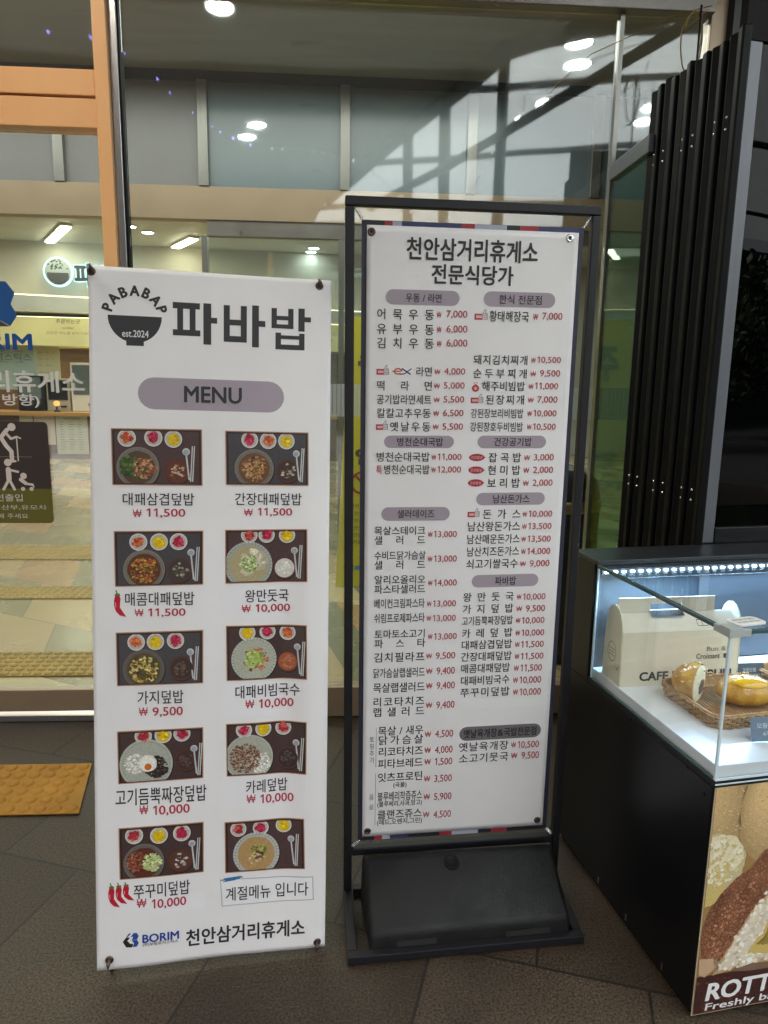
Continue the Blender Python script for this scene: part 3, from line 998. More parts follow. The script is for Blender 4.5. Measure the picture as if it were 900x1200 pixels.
 ('H', '매콤대패덮밥', 0.2864, 0.4366, 0.5336, 0.0268, 'k'),
 ('S', '₩', 0.4489, 0.4636, 0.529, 0.0177, 'r'),
 ('S', '11,500', 0.4693, 0.5351, 0.5272, 0.0254, 'r'),
 ('H', '대패비빔국수', 0.2869, 0.4376, 0.4957, 0.027, 'k'),
 ('S', '₩', 0.4483, 0.4631, 0.491, 0.0179, 'r'),
 ('S', '10,000', 0.4688, 0.5348, 0.4891, 0.0256, 'r'),
 ('H', '쭈꾸미덮밥', 0.2873, 0.4395, 0.4576, 0.0272, 'k'),
 ('S', '₩', 0.4502, 0.465, 0.4526, 0.018, 'r'),
 ('S', '10,000', 0.4708, 0.5361, 0.4506, 0.0258, 'r'),
 ('W', '', 0.2902, 0.539, 0.4212, 0.0326, 'w'),
 ('P', '', 0.2901, 0.5444, 0.3242, 0.0455, 'q'),
 ('H', '옛날육개장&국밥전문점', 0.3023, 0.5318, 0.3242, 0.0262, 'T'),
 ('H', '옛날육개장', 0.2892, 0.4446, 0.2814, 0.0281, 'k'),
 ('S', '₩', 0.4527, 0.4678, 0.2807, 0.0186, 'r'),
 ('S', '10,500', 0.4736, 0.5401, 0.2782, 0.0266, 'r'),
 ('H', '소고기뭇국', 0.2904, 0.4464, 0.2435, 0.0283, 'k'),
 ('S', '₩', 0.4545, 0.4738, 0.2443, 0.0187, 'r'),
 ('S', '9,500', 0.4872, 0.5421, 0.2414, 0.0268, 'r'),
 ('H', '닭가슴살랩샐러드', 0.0274, 0.1802, 0.5297, 0.0281, 'k'),
 ('S', '₩', 0.184, 0.2022, 0.5311, 0.0175, 'r'),
 ('S', '9,400', 0.2149, 0.2691, 0.5291, 0.025, 'r'),
 ('H', '목살랩샐러드', 0.0278, 0.1813, 0.484, 0.0284, 'k'),
 ('S', '₩', 0.1851, 0.2034, 0.4852, 0.0176, 'r'),
 ('S', '9,400', 0.2162, 0.2706, 0.4831, 0.0252, 'r'),
 ('H', '리코타치즈', 0.0275, 0.1815, 0.4397, 0.0269, 'k'),
 ('H', '랩샐러드', 0.0278, 0.1823, 0.4076, 0.0271, 'k'),
 ('S', '₩', 0.1858, 0.2042, 0.4237, 0.0178, 'r'),
 ('S', '9,400', 0.217, 0.2718, 0.4214, 0.0255, 'r'),
 ('H', '목살/새우', 0.0441, 0.1805, 0.3469, 0.0274, 'k'),
 ('H', '닭가슴살', 0.0445, 0.1804, 0.3169, 0.0275, 'k'),
 ('S', '₩', 0.1849, 0.2034, 0.3306, 0.0181, 'r'),
 ('S', '4,500', 0.2163, 0.2707, 0.3281, 0.026, 'r'),
 ('H', '리코타치즈', 0.0449, 0.1813, 0.2797, 0.0277, 'k'),
 ('S', '₩', 0.1853, 0.2039, 0.2787, 0.0183, 'r'),
 ('S', '4,000', 0.2169, 0.2707, 0.276, 0.0262, 'r'),
 ('H', '피타브레드', 0.0445, 0.1814, 0.2407, 0.0279, 'k'),
 ('S', '₩', 0.1862, 0.2049, 0.2402, 0.0184, 'r'),
 ('S', '1,500', 0.2179, 0.2711, 0.2374, 0.0264, 'r'),
 ('H', '잇츠프로틴', 0.0442, 0.1825, 0.196, 0.0281, 'k'),
 ('S', '₩', 0.1859, 0.2047, 0.184, 0.0186, 'r'),
 ('S', '3,500', 0.2178, 0.2713, 0.1809, 0.0267, 'r'),
 ('S', '(곡물)', 0.0929, 0.1326, 0.1679, 0.0194, 'k'),
 ('H', '블루베리착즙쥬스', 0.0449, 0.1815, 0.1324, 0.0285, 'k'),
 ('S', '₩', 0.1865, 0.2054, 0.1235, 0.0188, 'r'),
 ('S', '5,900', 0.2186, 0.2724, 0.1202, 0.0269, 'r'),
 ('S', '(블루베리,사과,망고)', 0.0452, 0.1813, 0.1057, 0.0215, 'k'),
 ('H', '클랜즈쥬스', 0.0447, 0.1829, 0.0716, 0.0288, 'k'),
 ('S', '₩', 0.1863, 0.2053, 0.0633, 0.019, 'r'),
 ('S', '4,500', 0.2185, 0.2726, 0.0598, 0.0272, 'r'),
 ('S', '(레드,오렌지,그린)', 0.045, 0.1827, 0.0446, 0.0217, 'k'),
 ('H', '토', 0.0191, 0.0342, 0.3215, 0.018, 'n'),
 ('H', '핑', 0.0193, 0.0344, 0.2992, 0.018, 'n'),
 ('H', '추', 0.0195, 0.0346, 0.2768, 0.0181, 'n'),
 ('H', '가', 0.0197, 0.0349, 0.2543, 0.0182, 'n'),
 ('H', '음', 0.0192, 0.0345, 0.1327, 0.0186, 'n'),
 ('H', '료', 0.0195, 0.0348, 0.0989, 0.0187, 'n'),
 ('L', '', 0.0387, 0.0397, 0.2938, 0.1265, 'n'),
 ('L', '', 0.0381, 0.0391, 0.1226, 0.1731, 'n')]
BANNER_ROWS = [('P', '', 0.1144, 0.4787, 1.5097, 0.0799, 'p'),
 ('S', 'MENU', 0.228, 0.3696, 1.5101, 0.0396, 'T'),
 ('H', '대패삼겹덮밥', 0.0737, 0.2521, 1.2425, 0.0299, 'k'),
 ('S', '₩', 0.1003, 0.1216, 1.2067, 0.0195, 'R'),
 ('S', '11,500', 0.1339, 0.2288, 1.2069, 0.024, 'R'),
 ('H', '간장대패덮밥', 0.3525, 0.5267, 1.2445, 0.0301, 'k'),
 ('S', '₩', 0.377, 0.3995, 1.2098, 0.0186, 'R'),
 ('S', '11,500', 0.4126, 0.5011, 1.2099, 0.0228, 'R'),
 ('H', '매콤대패덮밥', 0.0772, 0.2521, 0.9864, 0.0326, 'k'),
 ('S', '₩', 0.1028, 0.1243, 0.9516, 0.0189, 'R'),
 ('S', '11,500', 0.1367, 0.2286, 0.95, 0.0233, 'R'),
 ('H', '왕만둣국', 0.3788, 0.4948, 0.9891, 0.0314, 'k'),
 ('S', '₩', 0.372, 0.3947, 0.9565, 0.0194, 'R'),
 ('S', '10,000', 0.4079, 0.4972, 0.9549, 0.0239, 'R'),
 ('H', '가지덮밥', 0.1063, 0.2238, 0.7284, 0.0332, 'k'),
 ('S', '₩', 0.1112, 0.133, 0.6917, 0.0213, 'R'),
 ('S', '9,500', 0.1455, 0.2209, 0.6886, 0.0262, 'R'),
 ('H', '대패비빔국수', 0.3531, 0.5256, 0.7329, 0.0327, 'k'),
 ('S', '₩', 0.3815, 0.4045, 0.6996, 0.0219, 'R'),
 ('S', '10,000', 0.4177, 0.5081, 0.6962, 0.0269, 'R'),
 ('H', '고기듬뿍짜장덮밥', 0.0496, 0.2815, 0.4654, 0.0423, 'k'),
 ('S', '₩', 0.1105, 0.1325, 0.4295, 0.0233, 'R'),
 ('S', '10,000', 0.1452, 0.237, 0.4241, 0.0286, 'R'),
 ('H', '카레덮밥', 0.382, 0.4945, 0.4707, 0.034, 'k'),
 ('S', '₩', 0.3856, 0.4088, 0.4383, 0.0228, 'R'),
 ('S', '10,000', 0.4222, 0.5098, 0.4331, 0.0281, 'R'),
 ('H', '쭈꾸미덮밥', 0.0932, 0.2378, 0.2083, 0.0374, 'k'),
 ('S', '₩', 0.1018, 0.1263, 0.1767, 0.0233, 'R'),
 ('S', '10,000', 0.1404, 0.227, 0.1694, 0.0287, 'R'),
 ('S', 'BORIM', 0.1159, 0.2077, 0.077, 0.0221, 'b'),
 ('S', '(주)보림로지스틱스', 0.1158, 0.2061, 0.0599, 0.0107, 'k'),
 ('H', '천안삼거리휴게소', 0.2252, 0.5446, 0.0633, 0.0435, 'T'),
 ('S', '계절메뉴 입니다', 0.3307, 0.5517, 0.1744, 0.0384, 'K')]
PHOTO_QUADS = [[[0.0494, 1.4202], [0.271, 1.4222], [0.2721, 1.2778], [0.0518, 1.2778]], [[0.3289, 1.4202], [0.5428, 1.4204], [0.544, 1.2803], [0.3309, 1.2804]], [[0.0538, 1.1614], [0.2739, 1.1623], [0.2736, 1.022], [0.0556, 1.0188]], [[0.3289, 1.1642], [0.5414, 1.1659], [0.5425, 1.0247], [0.3296, 1.0231]], [[0.0557, 0.9006], [0.2734, 0.9033], [0.2731, 0.7618], [0.0576, 0.7606]], [[0.331, 0.9123], [0.542, 0.9086], [0.5432, 0.7611], [0.3331, 0.7649]], [[0.0564, 0.6417], [0.2729, 0.6439], [0.2727, 0.5054], [0.0584, 0.5017]], [[0.3311, 0.6493], [0.5434, 0.6452], [0.5432, 0.4993], [0.3332, 0.5048]], [[0.058, 0.3846], [0.2732, 0.3845], [0.273, 0.2446], [0.0596, 0.245]], [[0.3275, 0.3785], [0.5388, 0.3754], [0.5423, 0.2315], [0.3291, 0.2351]]]
MARKS = {'pa': [[0.2002, 1.7401], [0.3068, 1.6369]], 'ba': [[0.3251, 1.742], [0.4268, 1.6357]], 'bap': [[0.4436, 1.7405], [0.5451, 1.6334]], 'bowl': [[0.0442, 1.699], [0.1737, 1.7001], [0.1322, 1.6275], [0.0901, 1.6271]], 'arc': [[0.1082, 1.701], [0.0443, 1.7048], [0.1723, 1.7059], [0.1087, 1.7601]], 'est': [[0.0785, 1.6634], [0.1415, 1.6483]], 'chili1': [[0.0491, 1.01], [0.0839, 0.9406]], 'chili3': [[0.0274, 0.2377], [0.0884, 0.1696]], 'sticker': [[0.3152, 0.2184], [0.5651, 0.2083], [0.5673, 0.1405], [0.3198, 0.1412]], 'mark': [[0.3198, 0.2278], [0.3797, 0.2112]], 'st2': [[0.314, 1.0164], [0.5426, 1.0175], [0.5454, 0.9275], [0.314, 0.932]], 'st9': [[0.0504, 0.2018], [0.2752, 0.187], [0.2751, 0.1418], [0.0499, 0.1536]], 'hexl': [[0.0664, 0.0992], [0.106, 0.0524]], 'eyes': [[0.0076, 1.8023], [0.5682, 1.8008], [0.0318, 0.0286], [0.5782, 0.0159]], 'st6': [[0.3208, 0.7597], [0.5447, 0.7552], [0.5476, 0.6597], [0.3208, 0.6664]], 'st8': [[0.3173, 0.5038], [0.549, 0.4952], [0.5497, 0.404], [0.3187, 0.416]]}
STAND_EYES = [[0.012, 1.7412], [0.5428, 1.7432], [0.0161, 0.0186], [0.5494, 0.0189]]

# ================================================================== THE SETTING
def plain(name, mat, *b):
    o = box_obj(name, mat, None, *b)
    o['kind'] = 'structure'
    return o
g = MB(); g.face([(-150, -150, -.02), (150, -150, -.02), (150, 3.149, -.02), (-150, 3.149, -.02)])
tag(g.build('ground', M['asphalt']), kind='structure')
g = MB(); g.face([(-9, -8, 0), (9, -8, 0), (9, 3.149, 0), (-9, 3.149, 0)])
tag(g.build('granite_pavement', M['floor']), kind='structure')
g = MB(); g.face([(-11, 3.151, 0), (9, 3.151, 0), (9, 16.2, 0), (-11, 16.2, 0)])
tag(g.build('hall_floor', M['inner_floor']), kind='structure')

def tactile(name, mat, x0, x1, y0, y1, slant=0.0):
    """row of warning pavers with raised domes"""
    m = MB()
    m.hexa([(x0, y0, .004), (x1, y0, .004), (x1-slant, y1, .004), (x0, y1, .004), (x0, y0, .008), (x1, y0, .008), (x1-slant, y1, .008), (x0, y1, .008)])
    p = .0567
    nx, ny = int((x1-x0)/p), int(round((y1-y0)/p))
    for j in range(ny):
        yy = y0+(j+.5)*(y1-y0)/ny
        for i in range(nx):
            xx = x0+(i+.5)*p
            if xx > x1-.02-slant*(yy-y0)/(y1-y0): continue
            m.lathe([(.024, .008), (.0205, .0130), (.013, .0165), (0, .0170)], (xx, yy, 0), 10)
    o = m.build(name, mat)
    o['kind'] = 'structure'
    return o
tactile('tactile_paving', M['tactile_out'], -2.2, -.945, 2.40, 2.745, .07)
tactile('tactile_paving', M['tactile_in'], -3.0, -1.0, 3.645, 3.985)
tactile('tactile_paving', M['tactile_in'], -4.0, -1.2, 5.02, 5.33)
tactile('tactile_paving', M['tactile_in'], -5.0, -1.2, 6.16, 6.68)

plain('hall_wall', M['inner_wall'], -11, 9, 16.2, 16.4, 0, 4.6)
plain('hall_wall', M['inner_wall'], -11.2, -11, 3.2, 16.4, 0, 4.6)
plain('hall_wall', M['inner_wall'], 9, 9.2, 3.2, 16.4, 0, 4.6)
plain('hall_ceiling', M['inner_ceiling'], -11, 9, 6.60, 16.2, 4.13, 4.3)
plain('lobby_ceiling', M['lobby_ceiling'], -11, 9, 3.26, 6.50, 4.06, 4.2)
plain('building_wall', M['black'], 1.58, 9.2, 3.10, 3.19, 0, 4.6)
plain('building_wall', M['dark_steel'], -11.2, 1.578, 3.13, 3.255, 3.26, 4.6)
plain('building_wall', M['white_paint'], -30, 30, 3.0, 20, 4.62, 9.0)

# ------------------------------------------------------------------ glazed front
fr = thing('glass_facade', 'tall fixed window wall in steel frame behind the two menu banners', 'glass wall', (0, 3.15, 0))
box_obj('corner_post', M['copper'], fr, -.968, -.914, -.06, .07, 0, 3.40, bevel=.003)
box_obj('mullion', M['steel'], fr, -.912, -.884, -.03, .05, .0, 3.05, bevel=.002)
box_obj('gasket', M['gasket'], fr, -.883, -.877, -.02, .03, .157, 3.05)
box_obj('top_beam', M['dark_steel'], fr, -.912, 1.505, -.045, .06, 3.055, 3.25, bevel=.004)
box_obj('bottom_rail', M['bronze'], fr, -.883, 1.505, -.025, .05, .012, .157, bevel=.003)
box_obj('mullion', M['dull_steel'], fr, 1.128, 1.146, -.012, .03, .158, 3.053)
box_obj('end_post', M['bronze'], fr, 1.507, 1.575, -.01, .06, 0, 3.25, bevel=.003)
pn = box_obj('glass_pane', M['glass'], fr, -.876, 1.127, .004, .014, .158, 3.052)
pn2 = box_obj('glass_pane', M['glass'], fr, 1.147, 1.506, .004, .014, .158, 3.052)
for a, b, par in ((-.87, 1.12, pn), (1.150, 1.50, pn2)):
    m = MB()
    x = a
    while x < b:
        m.face([(x, .0015, 1.412), (min(b, x+.016), .0015, 1.412), (min(b, x+.016), .0015, 1.553), (x, .0015, 1.553)])
        x += .0185
    m.build('frosted_band', M['film'], par)

dr = thing('sliding_door', 'copper framed sliding glass door with logo, white letters and dark sticker', 'door', (0, 3.15, 0))
box_obj('header_panel', M['copper'], dr, -4.2, -.970, -.05, .05, 2.653, 2.748, bevel=.003)
box_obj('header_panel', M['copper'], dr, -4.2, -.970, -.045, .05, 2.537, 2.645, bevel=.003)
box_obj('header_gap', M['gasket'], dr, -4.2, -.972, -.02, .05, 2.646, 2.652)
box_obj('transom_pane', M['glass'], dr, -4.2, -.970, .004, .014, 2.749, 3.25)
box_obj('bottom_rail', M['bronze'], dr, -4.2, -1.10, -.015, .03, .05, .155, bevel=.003)
box_obj('bottom_rail', M['copper'], dr, -1.098, -.970, -.02, .045, .015, .15, bevel=.003)
box_obj('floor_track', M['steel'], dr, -4.2, -1.10, -.02, .045, .004, .03)
leaf = box_obj('glass_pane', M['glass'], dr, -4.2, -.970, .004, .014, .156, 2.536)
DY = .001
dfn = lambda u, v, lift: (u, DY-lift*.0004, v)
k = Ink(dfn)
# blue and dark hexagon emblem, only its right side reaches into the photograph
cx, cz = -1.475, 1.86
blue, navy = lin(38, 88, 150), lin(70, 60, 66)
k.poly([(cx-.07, cz+.09), (cx+.085, cz+.09), (cx+.118, cz+.045), (cx+.098, cz), (cx-.02, cz)], blue, 1)
k.poly([(cx-.02, cz), (cx+.098, cz), (cx+.122, cz-.045), (cx+.09, cz-.09), (cx+.03, cz-.055)], blue, 1)
k.poly([(cx+.03, cz-.057), (cx+.088, cz-.091), (cx-.08, cz-.091), (cx-.12, cz-.03), (cx-.09, cz-.01)], navy, 1)
k.poly([(cx+.02, cz+.03), (cx+.05, cz-.02), (cx-.03, cz-.02)], (.75, .76, .76), 2)
k.text('BORIM', -1.640, -1.304, 1.707, .064, lin(30, 78, 150), .035)
k.text('(주)보림로지스틱스', -1.640, -1.308, 1.641, .036, lin(60, 85, 90), .004)
k.build('door_logo', M['ink'], leaf)
k = Ink(dfn)
k.text('천안삼거리휴게소', -1.895, -1.098, 1.543, .088, (.72, .70, .68), .022)
k.text('방향)', -1.440, -1.289, 1.462, .056, (.72, .70, .68), .018)
k.build('door_lettering', M['ink'], leaf)
# dark sticker with the pictograms of people to let pass first
k = Ink(dfn)
def rr(x0, x1, z0, z1, r, col, lift, corners=(1, 1, 1, 1)):
    P = []
    for (cx, cz, a0, on) in ((x1-r, z1-r, 0, corners[0]), (x0+r, z1-r, 90, corners[1]), (x0+r, z0+r, 180, corners[2]), (x1-r, z0+r, 270, corners[3])):
        if on:
            P += [(cx+r*math.cos(R(a0+15*i)), cz+r*math.sin(R(a0+15*i))) for i in range(7)]
        else:
            P.append((cx+r*(1 if a0 in (0, 270) else -1), cz+r*(1 if a0 in (0, 90) else -1)))
    k.fan(((x0+x1)/2, (z0+z1)/2), P, col, lift)
rr(-1.83, -1.262, .930, 1.373, .018, lin(60, 50, 48), 1)
rr(-1.83, -1.262, .930, 1.083, .018, lin(104, 100, 38), 2, (0, 0, 1, 1))
wht = lin(225, 212, 204)
k.line([(-1.75, 1.222), (-1.335, 1.222)], .003, lin(120, 108, 104), 3)
k.line([(-1.508, 1.10), (-1.508, 1.36)], .003, lin(120, 108, 104), 3)
def cap(x0, z0, x1, z1, w):
    k.line([(x0, z0), (x1, z1)], w, wht, 4)
    k.disc((x0, z0), w/2, w/2, wht, 4, 10); k.disc((x1, z1), w/2, w/2, wht, 4, 10)
ox, oz = -1.43, 1.25                                            # bent figure with a cane
k.disc((ox+.018, oz+.10), .017, .017, wht, 4, 16)
for a in ((ox-.002, oz+.088, ox-.030, oz+.055), (ox-.030, oz+.055, ox-.010, oz+.02), (ox-.010, oz+.02, ox+.010, oz-.005), (ox+.010, oz-.005, ox+.010, oz-.045)): cap(*a, .018)
cap(ox+.010, oz-.047, ox+.024, oz-.047, .009)
cap(ox-.008, oz+.075, ox+.012, oz+.05, .011); cap(ox+.012, oz+.05, ox+.036, oz+.058, .010)
cap(ox+.036, oz-.045, ox+.036, oz+.058, .005); cap(ox+.036, oz+.060, ox+.052, oz+.052, .006)
ox, oz = -1.445, 1.135                                          # figure with a pushchair
k.disc((ox+.006, oz+.062), .016, .016, wht, 4, 16)
cap(ox+.006, oz+.032, ox+.006, oz-.01, .022); cap(ox+.006, oz-.01, ox-.020, oz-.055, .012); cap(ox+.006, oz-.01, ox+.026, oz-.055, .012)
cap(ox+.010, oz+.03, ox+.046, oz+.022, .010)
k.disc((ox+.068, oz+.004), .014, .014, wht, 4, 14)
cap(ox+.055, oz-.012, ox+.075, oz-.028, .016); cap(ox+.075, oz-.030, ox+.104, oz-.034, .010); cap(ox+.104, oz-.034, ox+.108, oz-.044, .006)
k.disc((ox+.062, oz-.053), .009, .009, wht, 4, 12); k.disc((ox+.098, oz-.053), .009, .009, wht, 4, 12)
k.text('교통약자 우선출입', -1.720, -1.388, 1.043, .032, wht, .008, 5)
k.text('노약자,임산부,유모차', -1.640, -1.288, 1.000, .022, wht, .0, 5)
k.text('양해해 주세요', -1.560, -1.370, .962, .022, wht, .0, 5)
k.build('door_sticker', M['ink'], leaf)

# ------------------------------------------------------------------ inner glazed screen of the lobby
sc = thing('lobby_screen', 'inner lobby screen with grey upper panels and bronze beam', 'glass screen', (0, 6.5, 0))
box_obj('beam', M['bronze'], sc, -11, 9, -.06, .06, 2.90, 3.165, bevel=.004)
box_obj('top_rail', M['gasket'], sc, -11, 9, -.05, .05, 3.985, 4.06)
xs = [-5.9, -4.75, -3.55, -2.38, -1.2, -.018, 1.06, 2.14, 3.3]
for i, x in enumerate(xs):
    box_obj('post', M['dull_steel'], sc, x, x+.082, -.075, .05, 3.166, 3.984, bevel=.003)
    if i < len(xs)-1:
        box_obj('upper_panel', M['grey_panel'] if i >= 4 else M['panel_slats'], sc, x+.083, xs[i+1]-.001, -.02, .02, 3.166, 3.984)
for x in (-1.2, -.03, 1.1, 2.2):
    box_obj('door_frame', M['dull_steel'], sc, x, x+.05, -.04, .04, 0, 2.774)
box_obj('door_head', M['dark_steel'], sc, -1.149, 2.2, -.04, .04, 2.776, 2.898)
box_obj('glass_pane', M['glass'], sc, -1.149, -.031, -.004, .004, .02, 2.773)
box_obj('glass_pane', M['glass'], sc, .021, 1.099, -.004, .004, .02, 2.773)

# ------------------------------------------------------------------ food counter at the back of the hall
fc = thing('food_counter', 'long wooden food court counter under a lit cream fascia at the back', 'counter', (-5.4, 14.2, 0))
box_obj('plinth', M['dark_wood'], fc, -4, 6, .03, .8, 0, .165)
box_obj('front_panel', M['dark_wood'], fc, -4, 6, 0, .8, .166, .84)
box_obj('counter_top', M['honey_wood'], fc, -4, 6, -.12, .82, .842, .91, bevel=.006)
box_obj('back_wall', M['dark_wood'], fc, -4, 6, 1.75, 1.80, 0, 2.16)
m = MB()
m.hexa([(-4, -.25, 2.165), (6, .55, 2.165), (6, 1.85, 2.165), (-4, 1.85, 2.165), (-4, -.1, 2.70), (6, .7, 2.70), (6, 1.85, 2.70), (-4, 1.85, 2.70)])
m.build('lit_fascia', material('pale_yellow_fascia', (.58, .53, .24), .5, var=.06, scale=2), fc)
m = MB()
m.hexa([(-4, -.22, 2.86), (6, .75, 2.72), (6, 1.85, 2.72), (-4, 1.85, 2.86), (-4, -.22, 3.16), (6, .75, 2.96), (6, 1.85, 2.96), (-4, 1.85, 3.16)])
m.build('cove_ledge', M['inner_ceiling'], fc)
m = MB()
m.hexa([(-4, .10, 3.165), (6, 1.1, 3.0), (6, 1.85, 3.0), (-4, 1.85, 3.165), (-4, .10, 4.125), (6, 1.1, 4.125), (6, 1.85, 4.125), (-4, 1.85, 4.125)])
m.build('sign_wall', M['inner_wall'], fc)
m = MB()
m.hexa([(-4, -.18, 3.172), (6, .80, 2.975), (6, .86, 2.975), (-4, -.12, 3.172), (-4, -.18, 3.185), (6, .80, 2.988), (6, .86, 2.988), (-4, -.12, 3.185)])
m.build('cove_lamp', M['cove'], fc)
m = MB()
m.hexa([(-4, -.05, 2.704), (6, .75, 2.704), (6, .81, 2.704), (-4, .01, 2.704), (-4, -.05, 2.715), (6, .75, 2.715), (6, .81, 2.715), (-4, .01, 2.715)])
m.build('cove_lamp', M['cove'], fc)
kf = lambda u, v, lift: (u, -.07+.08*u/1.0*1.0-lift*.002+ (v-2.165)*.28, v)
k = Ink(kf)
k.text('주문하는곳', -.02, .42, 2.62, .085, lin(90, 80, 40), .02)
k.text('order', .10, .32, 2.50, .05, lin(120, 105, 50), .01)
k.text('주문한 메뉴를 받아가세요', -.18, .62, 2.40, .055, lin(110, 96, 50), 0)
k.build('fascia_lettering', M['ink'], fc)

# lit bowl sign on the cream wall above the counter
sg = thing('backlit_sign', 'glowing bowl sign with dark letters high on the cream wall', 'sign', (-5.38, 14.44, 3.54), math.atan2(1.0, 10))
rng = random.Random(3)
hal = MB()
hal.prism([(.27*math.cos(2*math.pi*i/30), .27*math.sin(2*math.pi*i/30)*1.02) for i in range(30)], .03, Matrix.Rotation(R(90), 4, 'X'))
hal.build('halo', M['sign_white'], sg)
hal = MB()
hal.prism([(.235*math.cos(2*math.pi*i/30), .235*math.sin(2*math.pi*i/30)*1.02) for i in range(30)], .004, Matrix.Translation((0, -.031, 0)) @ Matrix.Rotation(R(90), 4, 'X'))
hal.build('disc', M['sign_ground'], sg)
hal = MB()
Mx = Matrix.Translation((0, -.045, 0)) @ Matrix.Rotation(R(90), 4, 'X')
hal.prism([(.19*math.cos(a), .19*math.sin(a)-.02) for a in [math.pi+math.pi*i/16 for i in range(17)]], .03, Mx)
hal.prism([(-.07, -.235), (.07, -.235), (.07, -.20), (-.07, -.20)], .03, Mx)
hal.build('bowl_emblem', M['sign_face'], sg)
k = Ink(lambda u, v, lift: (u, -.035-lift*.002, v))
for i in range(34):
    a, d = rng.uniform(.15, math.pi-.15), rng.uniform(.04, .20)
    k.disc((d*math.cos(a), d*math.sin(a)+.03), .018, .014, (.06, .07, .07), 1, 8)
k.build('rice_print', M['ink'], sg)
k = Ink(lambda u, v, lift: (u, -.045-lift*.003, v))
k.text('파바밥', .305, 1.305, -.045, .415, (1, 1, 1), .085, 1)
k.build('letter_halo', M['sign_white'], sg)
k = Ink(lambda u, v, lift: (u, -.06-lift*.003, v))
k.text('파바밥', .31, 1.30, -.045, .40, (.055, .06, .06), .05, 2)
k.text('밥&덮밥', .62, 1.1, -.40, .07, (.2, .2, .18), 0, 2)
k.build('sign_letters', M['ink'], sg)
def leaflet(name, label, x0, x1, z0, z1, y, col, head=None, rows=0, cat='poster', yaw=0):
    t = thing(name, label, cat, (x0, y, z0), yaw)
    w, h = x1-x0, z1-z0
    fn = lambda u, v, l: (u, -.004-l*.002, v)
    b = box_obj('sheet', material(name+'_paper', col, .5, var=.04, scale=4), t, 0, w, -.004, 0, 0, h)
    k = Ink(fn)
    if head: k.text(head, w*.25, w*.75, h*.93, h*.035, (.1, .1, .1), .01)
    rn = random.Random(len(label))
    for i in range(rows):
        z = h*(.84-.72*i/max(1, rows-1))
        for a, e in ((.12, .30), (.40, .60), (.70, .84)):
            k.rect(w*a, w*(e-rn.uniform(0, .08)), z, z+h*.012, (.25, .26, .2))
    if k.f: k.build('print', M['ink'], t)
    return t
leaflet('menu_sheet', 'white menu sheet with rows of text on the dark counter front', -5.52, -4.92, .10, .838, 14.19, (.62, .62, .52), '메뉴안내', 12, 'menu')
leaflet('paper_notice', 'pale pink blank sheet on the counter front', -5.93, -5.54, .28, .838, 14.19, (.66, .56, .50), None, 0, 'notice')
leaflet('paper_notice', 'small cream sheet left of the pink one on the counter front', -6.20, -5.95, .36, .838, 14.19, (.66, .63, .48), None, 0, 'notice')
leaflet('pale_poster', 'pale green and white poster hanging under the yellow fascia', -5.98, -5.52, 1.45, 2.16, 14.6, (.62, .64, .44), None, 5)
leaflet('teal_poster', 'pale teal poster hanging behind the door logo', -7.3, -5.99, 1.32, 2.20, 14.62, (.45, .62, .62), None, 4)

def kitchen_unit(name, label, cat, x0, x1, z1, face, screen=None, y=14.55, z0=.912):
    t = thing(name, label, cat, (x0, y, z0))
    w, h = x1-x0, z1-z0
    box_obj('housing', face, t, 0, w, 0, .35, 0, h, bevel=.01)
    if screen:
        box_obj('screen', screen, t, w*.08, w*.92, -.012, -.001, h*.35, h*.95)
    m = MB(); m.box(w*.6, w*.85, -.02, -.001, h*.12, h*.17)
    m.build('slot', M['gasket'], t)
    return t
kitchen_unit('order_kiosk', 'pale ordering machine with tall grey screen at the counter end', 'ordering machine', -5.32, -4.78, 1.86, M['white_paint'], material('grey_screen', (.12, .15, .15), .2))
kitchen_unit('drink_dispenser', 'pale drink machine with black column in the middle of the counter', 'drink machine', -5.80, -5.36, 1.55, M['inner_wall'], M['black'])
kitchen_unit('display_screen', 'dark grey upright screen at the left of the counter', 'screen', -6.35, -5.86, 1.60, M['black'], material('blue_grey_screen', (.16, .20, .22), .2))
lamp = thing('table_lamp', 'small round orange lamp on the counter', 'lamp', (-5.52, 14.3, .912))
m = MB(); m.lathe([(.06, 0), (.06, .02), (.02, .04), (.02, .12)], n=16); m.build('base', M['black'], lamp)
m = MB(); m.blob((0, 0, .16), (.06, .06, .055)); m.build('lamp_shade', emitter('warm_lamp_glow', (1, .42, .12), .8), lamp)

# ------------------------------------------------------------------ hall lamps
def tube_lamp(x, y, z, ang, L, label, group='ceiling lamps of the hall'):
    t = thing('tube_lamp', label, 'ceiling lamp', (x, y, z), ang, group)
    box_obj('housing', M['white_paint'], t, -L/2, L/2, -.09, .09, .0, .04)
    box_obj('diffuser', M['tube_light'], t, -L/2+.02, L/2-.02, -.075, .075, -.02, -.001)
    return t
tube_lamp(-5.08, 13.70, 4.085, R(-60), 1.75, 'slanted yellow tube lamp over the food counter')
tube_lamp(-2.95, 14.2, 4.085, R(-60), 1.1, 'slanted yellow tube lamp seen over the left banner')
def area(name, x, y, z, sx, sy, p, col=(1, .93, .78)):
    l = bpy.data.lights.new(name, 'AREA')
    l.shape = 'RECTANGLE'; l.size = sx; l.size_y = sy
    l.energy = p; l.color = col
    o = bpy.data.objects.new(name, l)
    COL.objects.link(o)
    o.location = (x, y, z)
    return o
area('hall_ceiling_light', -3, 11.0, 4.02, 10, 6, 135, (1, .92, .78))
area('hall_ceiling_light', 4, 11.3, 4.02, 6, 6, 50, (.92, 1, .95))
cl_ = area('counter_light', -5.4, 14.9, 2.12, 6, .5, 34, (1, .76, .40))
area('lobby_ceiling_light', -2, 4.9, 3.95, 7, 2, 85, (1, .95, .86))

